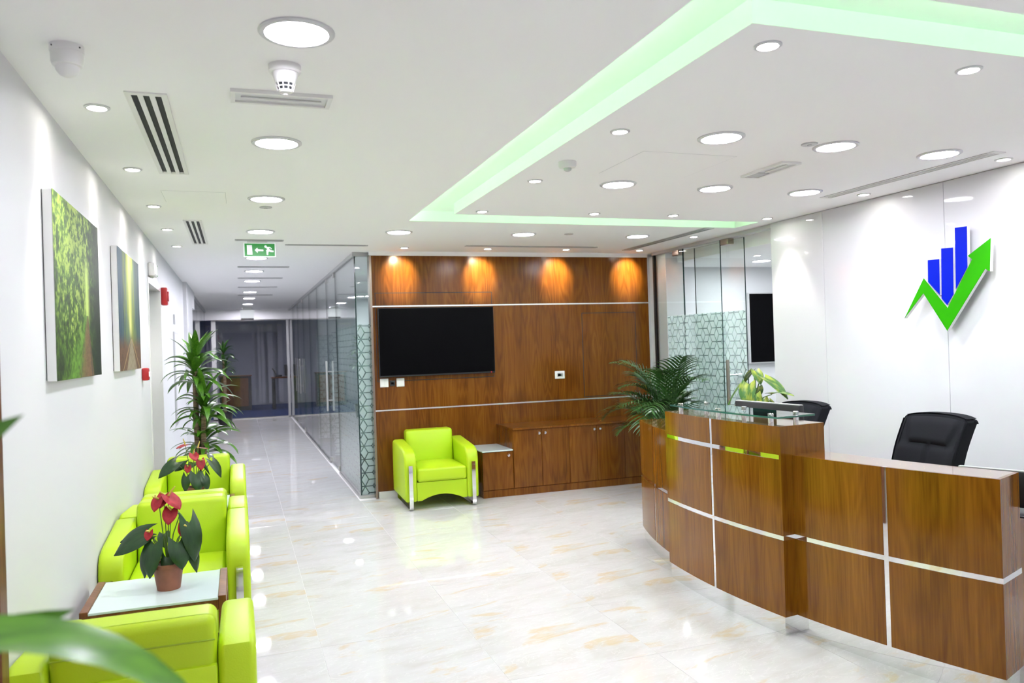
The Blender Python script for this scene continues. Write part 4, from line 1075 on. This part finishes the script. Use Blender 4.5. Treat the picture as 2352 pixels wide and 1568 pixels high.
def pic_road(u, v):
    st = fbm(u*34, v*1.5, 21); st2 = fbm(u*70, v*3, 25)
    c = mixc((0.012, 0.035, 0.03), (0.05, 0.11, 0.11), st*1.5)
    c = mixc(c, (0.16, 0.22, 0.03), ss(0.42, 0.62, fbm(u*16, v*3, 31))*(1-ss(0.1, 0.45, abs(u-0.5))))
    glow = math.exp(-((u-0.50)/0.055)**2)*ss(0.22, 0.4, v)
    c = mixc(c, (0.80, 0.78, 0.28), glow)
    c = mixc(c, (0.40, 0.45, 0.06), math.exp(-((u-0.5)/0.17)**2)*0.6*ss(0.2, 0.6, v)*(0.5+st2))
    if u < 0.2: c = mixc(c, (0.015, 0.05, 0.12), 0.5*st2+0.2)
    low = 1-ss(0.20, 0.36, v+0.06*fbm(u*9, 0, 41))
    c = mixc(c, mixc((0.05, 0.022, 0.008), (0.20, 0.10, 0.04), fbm(u*30, v*40, 45)), low*0.95)
    if v < 0.27:
        half = 0.012+0.24*(0.27-v)/0.27; d = abs(u-0.53)/half
        road = mixc((0.34, 0.30, 0.20), (0.20, 0.16, 0.09), fbm(u*20, v*30, 51))
        c = mixc(road, c, ss(0.85, 1.05, d))
        for off in (-2.0, 2.0):
            dd = abs((u-0.53)-off*half*0.8)
            c = mixc(c, (0.40, 0.28, 0.12), 0.8*(1-ss(0.008, 0.02, dd)))
    return c
M_PRINT = mat('canvas_print', (0.5, 0.5, 0.5), 0.5, spec=0.25)
_nt = M_PRINT.node_tree; _a = _nt.nodes.new('ShaderNodeVertexColor'); _a.layer_name = 'print'
_nt.links.new(_a.outputs['Color'], _nt.nodes['Principled BSDF'].inputs['Base Color'])
M_CANVAS = mat('canvas_edge', (0.80, 0.80, 0.79), 0.7)
def canvas(label, y0, y1, z0, z1, fn):
    t = thing('canvas_print', label, 'picture', (XL, (y0+y1)/2, (z0+z1)/2), 0, 'canvas prints on the left wall')
    hy, hz = (y1-y0)/2, (z1-z0)/2
    obj('stretcher', rbox(0.003, 0.038, -hy, hy, -hz, hz, 0.002, 1), M_CANVAS, t)
    obj('back_frame', box(0.0, 0.003, -hy+0.004, hy-0.004, -hz+0.004, hz-0.004), M_BLACK, t, smooth=False)
    nu, nv = 150, 210
    me = bpy.data.meshes.new('printed_face'); V = []; F = []
    for j in range(nv+1):
        for i in range(nu+1):
            V.append((0.0386, -hy+2*hy*i/nu, -hz+2*hz*j/nv))
    for j in range(nv):
        for i in range(nu):
            q = j*(nu+1)+i; F.append((q, q+1, q+nu+2, q+nu+1))
    me.from_pydata(V, [], F)
    ca = me.color_attributes.new('print', 'FLOAT_COLOR', 'POINT')
    buf = []
    for j in range(nv+1):
        for i in range(nu+1):
            buf.extend((*fn(i/nu, j/nv), 1.0))
    ca.data.foreach_set('color', buf)
    me.materials.append(M_PRINT)
    link('printed_face', me, t)
canvas('large canvas print of a leafy green railway tunnel on the left wall', 3.56, 4.64, 1.51, 2.285, pic_tunnel)
canvas('canvas print of a forest road with glowing yellow light on the left wall', 5.34, 6.43, 1.51, 2.285, pic_road)

# ------------------------------------------------------------------ ceiling fittings
ORD = ['nearest', 'second', 'third', 'fourth', 'fifth', 'sixth', 'seventh', 'eighth', 'ninth', 'tenth', 'eleventh', 'twelfth', 'thirteenth', 'fourteenth']
def ring_mesh(r0, r1, h):
    b = NB(); seg = 36
    prof = [(r1, 0.0), (r1, -h*0.5), (r1-0.006, -h), (r0+0.004, -h), (r0, -h*0.4), (r0, 0.0)]
    lathe(b, prof, seg)
    for f in [f for f in b.faces if len(f.verts) > 8]: b.faces.remove(f)
    return mesh_of('trim_ring', b, M_TRIM)
def disc_mesh(r, z, m_):
    b = NB(); b.faces.new([b.verts.new((r*math.cos(2*PI*k/24), -r*math.sin(2*PI*k/24), z)) for k in range(24)]); return mesh_of('diffuser', b, m_, smooth=False, recalc=False)
RING = ring_mesh(0.098, 0.122, 0.009)
DISC = disc_mesh(0.0985, -0.004, M_LAMP); DISCC = disc_mesh(0.0985, -0.004, M_LAMPC); DISCO = disc_mesh(0.0985, -0.004, M_LAMPO)
def downlight(x, y, label, group, disc=None, z=ZC):
    t = thing('downlight', label, 'ceiling light', (x, y, z), 0, group)
    link('trim_ring', RING, t); link('diffuser', disc or DISC, t)
for k, y in enumerate([2.63, 4.05, 5.55, 7.06]):
    downlight(0.21, y, '%s large round downlight in the row above the walkway%s' % (ORD[k], '' if k else ', largest in view'), 'walkway downlights')
for k, y in enumerate([1.15, -0.4]):
    downlight(0.21, y, ['round downlight of the walkway row just above the camera', 'round downlight of the walkway row behind the camera'][k], 'walkway downlights')  # out-of-view lamps continuing the row, added to light the near area
for k, y in enumerate([9.05, 10.5, 11.97, 14.12, 15.76, 17.66, 19.2]):
    downlight(0.22, y, '%s round downlight along the corridor beyond the exit sign' % ORD[k], 'corridor downlights', DISCC)
RN = [(2.40, 3.47, 'left light of the near row'), (3.155, 3.49, 'middle light of the near row'), (3.93, 3.51, 'right light of the near row'), (2.41, 4.66, 'left light of the far row'), (3.16, 4.66, 'middle light of the far row'), (3.93, 4.67, 'right light of the far row')]
for x, y, s_ in RN:
    downlight(x, y, 'round downlight above the reception desk, %s' % s_, 'reception downlights')
for k, x in enumerate([1.39, 2.58, 3.79]):
    downlight(x, 6.95, 'round downlight %s between the green trough and the wood wall' % ['leftmost', 'in the middle', 'rightmost'][k], 'back row downlights')
for k, (x, y) in enumerate([(3.2, 0.6), (2.0, -0.9), (3.9, -0.9)]):
    downlight(x, y, 'round downlight behind the camera %s' % ['nearest the desk', 'on the left', 'on the right'][k], 'rear downlights')  # added lamps, out of view, for the closed end behind the camera
for k, (x, y) in enumerate([(2.2, 9.7), (3.6, 9.7), (2.2, 12.6), (3.6, 12.6), (2.4, 14.9)]):
    downlight(x, y, 'round office downlight behind the corridor glass, %s' % ['first office near the glass', 'first office at the back', 'second office near the glass', 'second office at the back', 'third office'][k], 'office downlights', DISCO, 2.605)
for k, (x, y) in enumerate([(5.9, 6.7), (5.9, 7.8), (7.3, 7.2)]):
    downlight(x, y, 'round downlight inside the meeting room, %s' % ['near left', 'far left', 'right'][k], 'meeting room downlights', DISCO, 2.50)

downlight(-1.9, 22.4, 'round downlight in the far dark room left of the corridor axis', 'office downlights', DISCC, 2.64)  # added lamp, out of view, lifts the far room's light
downlight(2.6, 22.6, 'round downlight in the far dark room right of the corridor axis', 'office downlights', DISCC, 2.64)  # second added lamp for the far room, also out of view
SRING = ring_mesh(0.034, 0.050, 0.007)
b = NB(); lathe(b, [(0.034, 0.0), (0.033, -0.004), (0.0, -0.004)], 20); SFACE = mesh_of('lamp', b, M_SPOTF)
def spot(x, y, label, group, tilt=(0, 0), power=W_SPOT, col=(1, 0.95, 0.88), z=ZC, size=62, blend=0.65):
    t = thing('spotlight', label, 'spotlight', (x, y, z), 0, group)
    link('trim_ring', SRING, t); link('lamp', SFACE, t)
    l = bpy.data.lights.new('spot_beam', 'SPOT'); l.energy = power; l.color = col; l.spot_size = R(size); l.spot_blend = blend; l.shadow_soft_size = 0.03
    lo_ = bpy.data.objects.new('spot_beam', l); C.objects.link(lo_); lo_.parent = t; lo_.location = (0, 0, -0.03)
    d = Vector((tilt[0], tilt[1], -1)); lo_.rotation_euler = d.to_track_quat('-Z', 'Y').to_euler()
for k, y in enumerate([3.63, 4.79, 5.95, 7.03, 8.11]):
    spot(-0.525, y, '%s small spotlight in the row along the left wall' % ORD[k], 'left wall spotlights', (-0.28, 0), 10)
for k, x in enumerate([1.66, 2.57, 3.49, 4.41]):
    spot(x, 8.05, '%s small spotlight washing the wood wall, counted from the left' % ['first', 'second', 'third', 'fourth'][k], 'wood wall spotlights', (0, 1.5), 22, (1, 0.86, 0.60), size=62, blend=0.8)
SI = [(1.82, 2.33, 'small spotlight at the near left corner of the reception ceiling panel'), (2.79, 2.34, 'small spotlight on the near edge of the reception ceiling panel'), (1.82, 3.48, 'small spotlight on the left edge of the reception panel, second from near'),
      (1.82, 4.66, 'small spotlight on the left edge of the reception panel, third from near'), (1.82, 5.81, 'small spotlight at the far left corner of the reception ceiling panel'), (2.76, 5.77, 'small spotlight on the far edge of the reception panel, left one'),
      (3.48, 5.75, 'small spotlight on the far edge of the reception panel, right one')]
for x, y, lab in SI: spot(x, y, lab, 'reception panel spotlights', (0, 0), 4)
for k, (x, y) in enumerate([(4.44, 5.77), (4.46, 4.66), (4.47, 3.53), (4.46, 2.35)]):
    spot(x, y, '%s small spotlight close to the white logo wall, counted from the far end' % ['first', 'second', 'third', 'fourth'][k], 'logo wall spotlights', (0.22, 0), 9)
spot(4.42, 6.92, 'small spotlight beside the slot diffuser near the glass partition', 'partition spotlights', (0.2, 0), 7)
spot(5.46, 7.29, 'small spotlight inside the meeting room beyond the glass', 'partition spotlights', (0, 0), 9, z=2.50)

def slot_diffuser(x0, x1, y0, y1, n, axis, label, frame_m=None):
    """flat frame with n dark slots running along `axis`"""
    cx, cy = (x0+x1)/2, (y0+y1)/2
    t = thing('slot_diffuser', label, 'air diffuser', (cx, cy, ZC), 0, 'ceiling slot diffusers')
    hx, hy = (x1-x0)/2, (y1-y0)/2
    W_ = hx if axis == 'y' else hy
    L_ = hy if axis == 'y' else hx
    obj('duct_void', box(-hx*0.94, hx*0.94, -hy*0.94, hy*0.94, -0.0015, 0.0), M_DARK, t, smooth=False)  # near-black sheet standing in for the shade inside the slots
    edge = W_*0.28; ew = min(0.03, L_*0.05)
    sw_ = 2*(W_-edge)/(n+(n-1)*0.85); bw_ = 0.85*sw_
    bars = [(-W_, -W_+edge)] + [(-W_+edge+(k+1)*sw_+k*bw_, -W_+edge+(k+1)*(sw_+bw_)) for k in range(n-1)] + [(W_-edge, W_)]
    for (a, c) in bars:
        bm = box(a, c, -L_+ew, L_-ew, -0.006, -0.0018) if axis == 'y' else box(-L_+ew, L_-ew, a, c, -0.006, -0.0018)
        obj('blade', bm, frame_m or M_WHITEPL, t, smooth=False)
    for s in (-1, 1):
        e0, e1 = sorted((s*L_, s*(L_-ew)))
        bm = box(-W_, W_, e0, e1, -0.006, 0.0) if axis == 'y' else box(e0, e1, -W_, W_, -0.006, 0.0)
        obj('end_bar', bm, frame_m or M_WHITEPL, t, smooth=False)
slot_diffuser(-0.395, -0.24, 3.38, 4.86, 3, 'y', 'large three-slot white air diffuser at the upper left of the ceiling')
slot_diffuser(-0.375, -0.24, 6.52, 7.93, 3, 'y', 'three-slot white air diffuser further along the left of the ceiling')
slot_diffuser(4.20, 4.30, 3.38, 4.83, 3, 'y', 'long narrow slot diffuser in the ceiling beside the logo wall')
slot_diffuser(4.18, 4.29, 6.36, 8.05, 2, 'y', 'slot diffuser in the ceiling beside the glass partition', M_GREYPL)
slot_diffuser(2.26, 3.76, 7.80, 7.87, 2, 'x', 'long thin slot diffuser in the ceiling before the wood wall', M_GREYPL)
slot_diffuser(0.46, 1.26, 7.88, 7.93, 1, 'x', 'short thin slot diffuser between the exit sign and the glass corner', M_GREYPL)
slot_diffuser(0.00, 0.43, 7.58, 7.66, 2, 'x', 'thin slot diffuser just in front of the exit sign', M_GREYPL)
for k, y in enumerate((10.0, 11.5, 13.1, 14.9)):
    slot_diffuser(0.02, 0.62, y-0.06, y+0.06, 4, 'x', '%s grey air grille along the corridor ceiling' % ORD[k], M_GREYPL)

def emergency(x0, x1, y0, y1, label, dark=False):
    cx, cy = (x0+x1)/2, (y0+y1)/2; hx, hy = (x1-x0)/2, (y1-y0)/2
    t = thing('emergency_light', label, 'emergency light', (cx, cy, ZC), 0, 'recessed emergency lights')
    f_ = 0.018
    bm = NB(); bx(bm, -hx, hx, -hy, -hy+f_, -0.014, 0); bx(bm, -hx, hx, hy-f_, hy, -0.014, 0); bx(bm, -hx, -hx+f_, -hy+f_, hy-f_, -0.014, 0); bx(bm, hx-f_, hx, -hy+f_, hy-f_, -0.014, 0)
    obj('frame', bm, M_WHITEPL, t, smooth=False)
    obj('lens', box(-hx+f_, hx-f_, -hy+f_, hy-f_, -0.006, -0.001), M_LENS, t, smooth=False)
    bm = NB()
    if hx > hy: tube(bm, [(-hx*0.8, 0, -0.011), (hx*0.8, 0, -0.011)], 0.006, 8)
    else: tube(bm, [(0, -hy*0.8, -0.011), (0, hy*0.2, -0.011)], 0.006, 8)
    obj('lamp_tube', bm, M_WHITEPL, t)
    if dark: obj('driver_cover', box(-hx+f_, hx-f_, hy*0.35, hy-f_, -0.010, -0.005), M_GREYPL, t, smooth=False)
emergency(0.0, 0.395, 3.25, 3.40, 'white rectangular recessed emergency light behind the smoke detector')
emergency(3.09, 3.23, 3.86, 4.27, 'white rectangular recessed emergency light above the reception desk', True)

# dome camera, smoke detectors, small discs, hatches
dc = thing('dome_camera', 'white dome security camera at the upper left of the ceiling', 'security camera', (-0.51, 2.94, ZC))
b = NB(); lathe(b, [(0.0, 0.0), (0.052, 0.0), (0.052, -0.022), (0.050, -0.024)], 32); obj('base', b, M_WHITEPL, dc)
b = NB(); lathe(b, [(0.050, -0.024), (0.049, -0.055), (0.045, -0.066), (0.038, -0.070)], 32); obj('collar', b, M_WHITEPL, dc)
b = NB(); lathe(b, [(0.038, -0.066), (0.035, -0.082), (0.025, -0.096), (0.012, -0.103), (0.0, -0.105)], 32); obj('dome', b, M_WHITEPL, dc)
b = NB(); lathe(b, [(0.0485, -0.021), (0.0508, -0.0225), (0.0485, -0.0255)], 32); obj('shadow_gap', b, M_DARK, dc)
for a in (-0.6, -2.4):
    b = NB(); lathe(b, [(0, -0.002), (0.003, -0.002), (0.003, 0.0), (0, 0.0)], 8, (0.052*math.cos(a), 0.052*math.sin(a), -0.012), axis='y'); obj('screw', b, M_BLACK, dc)
sm = thing('smoke_detector', 'white cone-shaped smoke detector with dark vents behind the largest downlight', 'smoke detector', (0.19, 2.955, ZC))
b = NB(); lathe(b, [(0.0, 0.0), (0.058, 0.0), (0.058, -0.022), (0.053, -0.028), (0.048, -0.028)], 32); obj('base', b, M_WHITEPL, sm)
b = NB(); lathe(b, [(0.048, -0.026), (0.034, -0.066), (0.031, -0.067)], 32); obj('cone', b, M_WHITEPL, sm)
b = NB(); lathe(b, [(0.030, -0.064), (0.025, -0.090), (0.0, -0.090)], 24); obj('vent_core', b, M_DARK, sm)
for k in range(10):
    a = 2*PI*k/10; b = NB(); tube(b, [(0.034*math.cos(a), 0.034*math.sin(a), -0.064), (0.026*math.cos(a), 0.026*math.sin(a), -0.093)], 0.0022, 5); obj('vent_rib', b, M_WHITEPL, sm)
for rr, zz in ((0.0305, -0.078), (0.027, -0.092)):
    b = NB(); lathe(b, [(rr-0.001, zz+0.002), (rr+0.001, zz+0.002), (rr, zz-0.002)], 24); obj('vent_hoop', b, M_WHITEPL, sm)
b = NB(); lathe(b, [(0.0255, -0.091), (0.022, -0.098), (0.008, -0.102), (0.006, -0.106), (0, -0.107)], 24); obj('tip', b, M_WHITEPL, sm)
def sensor(x, y, label):
    t = thing('motion_sensor', label, 'motion sensor', (x, y, ZC))
    b = NB(); lathe(b, [(0.0, 0.0), (0.052, 0.0), (0.052, -0.024), (0.046, -0.034), (0.024, -0.037)], 32); obj('base', b, M_WHITEPL, t)
    b = NB(); lathe(b, [(0.024, -0.035), (0.022, -0.048), (0.012, -0.055), (0.0, -0.057)], 24); obj('sensor_dome', b, M_GREYPL, t)
sensor(1.82, 4.14, 'white round motion sensor on the left edge of the reception ceiling panel')
def cdisc(x, y, label):
    t = thing('sprinkler_cover', label, 'sprinkler cover', (x, y, ZC), 0, 'flat sprinkler covers')
    b = NB(); lathe(b, [(0.0, 0.0), (0.044, 0.0), (0.044, -0.004), (0.040, -0.007), (0.0, -0.007)], 28); obj('cover_plate', b, M_GREYPL, t)
    b = NB(); lathe(b, [(0.0, -0.0065), (0.012, -0.0065), (0.012, -0.010), (0.0, -0.010)], 14); obj('centre_cap', b, M_GREYPL, t)
cdisc(0.215, 5.87, 'flat round sprinkler cover behind the third walkway downlight')
cdisc(3.02, 6.89, 'flat round sprinkler cover between the back row downlights')
cdisc(2.97, 3.48, 'flat round sprinkler cover left of the middle near reception downlight')
def hatch(x0, x1, y0, y1, label):
    t = thing('access_hatch', label, 'access hatch', ((x0+x1)/2, (y0+y1)/2, ZC), 0, 'ceiling access hatches')
    hx, hy = (x1-x0)/2, (y1-y0)/2
    obj('shadow_gap', box(-hx-0.003, hx+0.003, -hy-0.003, hy+0.003, -0.0006, 0.0), M_JOINT, t, smooth=False)
    obj('hatch_panel', box(-hx, hx, -hy, hy, -0.0012, 0.0), M_CEIL, t, smooth=False)
hatch(-0.43, -0.05, 5.38, 5.77, 'flush square ceiling hatch between the left spotlights and walkway lights')
hatch(2.14, 2.74, 3.82, 4.38, 'flush square ceiling hatch between the reception downlights')

# exit sign hung from the ceiling
ex = thing('exit_sign', 'green emergency exit sign with running figure and left arrow over the walkway', 'exit sign', (0.218, 7.72, ZC))
obj('housing', rbox(-0.145, 0.145, -0.006, 0.022, -0.145, -0.014, 0.003, 1), M_SIGNWHITE, ex)
obj('bracket', box(-0.11, 0.07, -0.002, 0.018, -0.014, 0.0), M_WHITEPL, ex, smooth=False)
fc_ = obj('sign_face', box(-0.135, 0.135, -0.008, -0.006, -0.138, -0.020), M_SIGNGREEN, ex, smooth=False)
def pict(name, pts):
    # pts in crop pixels of the sign: u 345..1425, v 290..765
    q = [(-0.135+(u-345)/1080*0.27, -0.020-(v-290)/475*0.118) for u, v in pts]
    bm = NB(); prism(bm, q, lambda u, v, d: (u, d, v), -0.0095, -0.0081); link(name, mesh_of(name, bm, M_SIGNWHITE, smooth=False), fc_)
pict('door_symbol', [(425, 350), (610, 350), (625, 710), (432, 710)])
pict('arrow_symbol', [(700, 535), (800, 440), (818, 500), (1015, 512), (1015, 575), (818, 575), (805, 645)])
pict('figure_head', [(1097+48*math.cos(a*PI/6), 398+50*math.sin(a*PI/6)) for a in range(12)])
pict('figure_torso', [(1085, 420), (1130, 410), (1175, 410), (1255, 412), (1255, 445), (1225, 450), (1240, 500), (1330, 545), (1385, 548), (1385, 608), (1270, 608), (1215, 580), (1190, 625), (1185, 715), (1130, 715), (1120, 590), (1150, 510), (1120, 455)])
pict('figure_arm', [(1225, 412), (1262, 412), (1325, 482), (1295, 500), (1245, 445)])
pict('figure_arm', [(1150, 505), (1165, 545), (1125, 572), (1105, 545)])

# other things on the left wall
def wallbox(name, label, cat, y, z, w_, h_, d_, m_, parts=()):
    t = thing(name, label, cat, (XL, y, z))
    obj('body', rbox(0.0, d_, -w_/2, w_/2, -h_/2, h_/2, min(0.012, d_*0.3), 2), m_, t)
    for (pn, a, b_, c, e, dd, mm) in parts:
        obj(pn, rbox(d_-0.001, d_+dd, a, b_, c, e, dd*0.3, 1), mm, t)
    return t
wallbox('alarm_sounder', 'red fire alarm sounder high on the left wall beyond the door', 'alarm', 8.72, 2.20, 0.11, 0.18, 0.06, M_RED, [('grille', -0.03, 0.03, -0.05, 0.05, 0.012, M_RED)])
wallbox('call_point', 'red fire call point beside the door on the left wall', 'alarm', 6.85, 1.455, 0.09, 0.10, 0.05, M_RED, [('press_plate', -0.025, 0.025, -0.02, 0.02, 0.004, M_SIGNWHITE)])
wallbox('exit_lamp', 'white box exit lamp above the door on the left wall', 'exit sign', 7.62, 2.36, 0.22, 0.12, 0.055, M_WHITEPL, [('legend_plate', -0.09, 0.09, -0.04, 0.04, 0.004, M_SIGNWHITE), ('green_stripe', 0.09, 0.105, -0.05, 0.05, 0.004, M_SIGNGREEN)])
wallbox('wall_thermostat', 'small grey controller on the left corridor wall', 'thermostat', 10.25, 2.03, 0.10, 0.12, 0.02, M_GREYPL, [('display', -0.03, 0.03, 0.0, 0.03, 0.003, M_WHITEPL)])
wallbox('notice_frame', 'tall framed notice on the left corridor wall behind the dracaena', 'frame', 10.4, 1.33, 0.62, 1.10, 0.02, M_GREYPL, [('notice_sheet', -0.28, 0.28, -0.52, 0.52, 0.003, M_WALL)])
eb = thing('hanging_sign_box', 'white hanging light box with dark underside at the corridor end', 'exit sign', (0.22, 19.0, ZC))
obj('body', rbox(-0.15, 0.15, -0.03, 0.03, -0.25, -0.06, 0.004, 1), M_SIGNWHITE, eb)
obj('bracket', box(-0.1, 0.1, -0.01, 0.01, -0.06, 0.0), M_WHITEPL, eb, smooth=False)
obj('lower_rim', box(-0.14, 0.14, -0.028, 0.028, -0.29, -0.25), M_BLACK, eb, smooth=False)
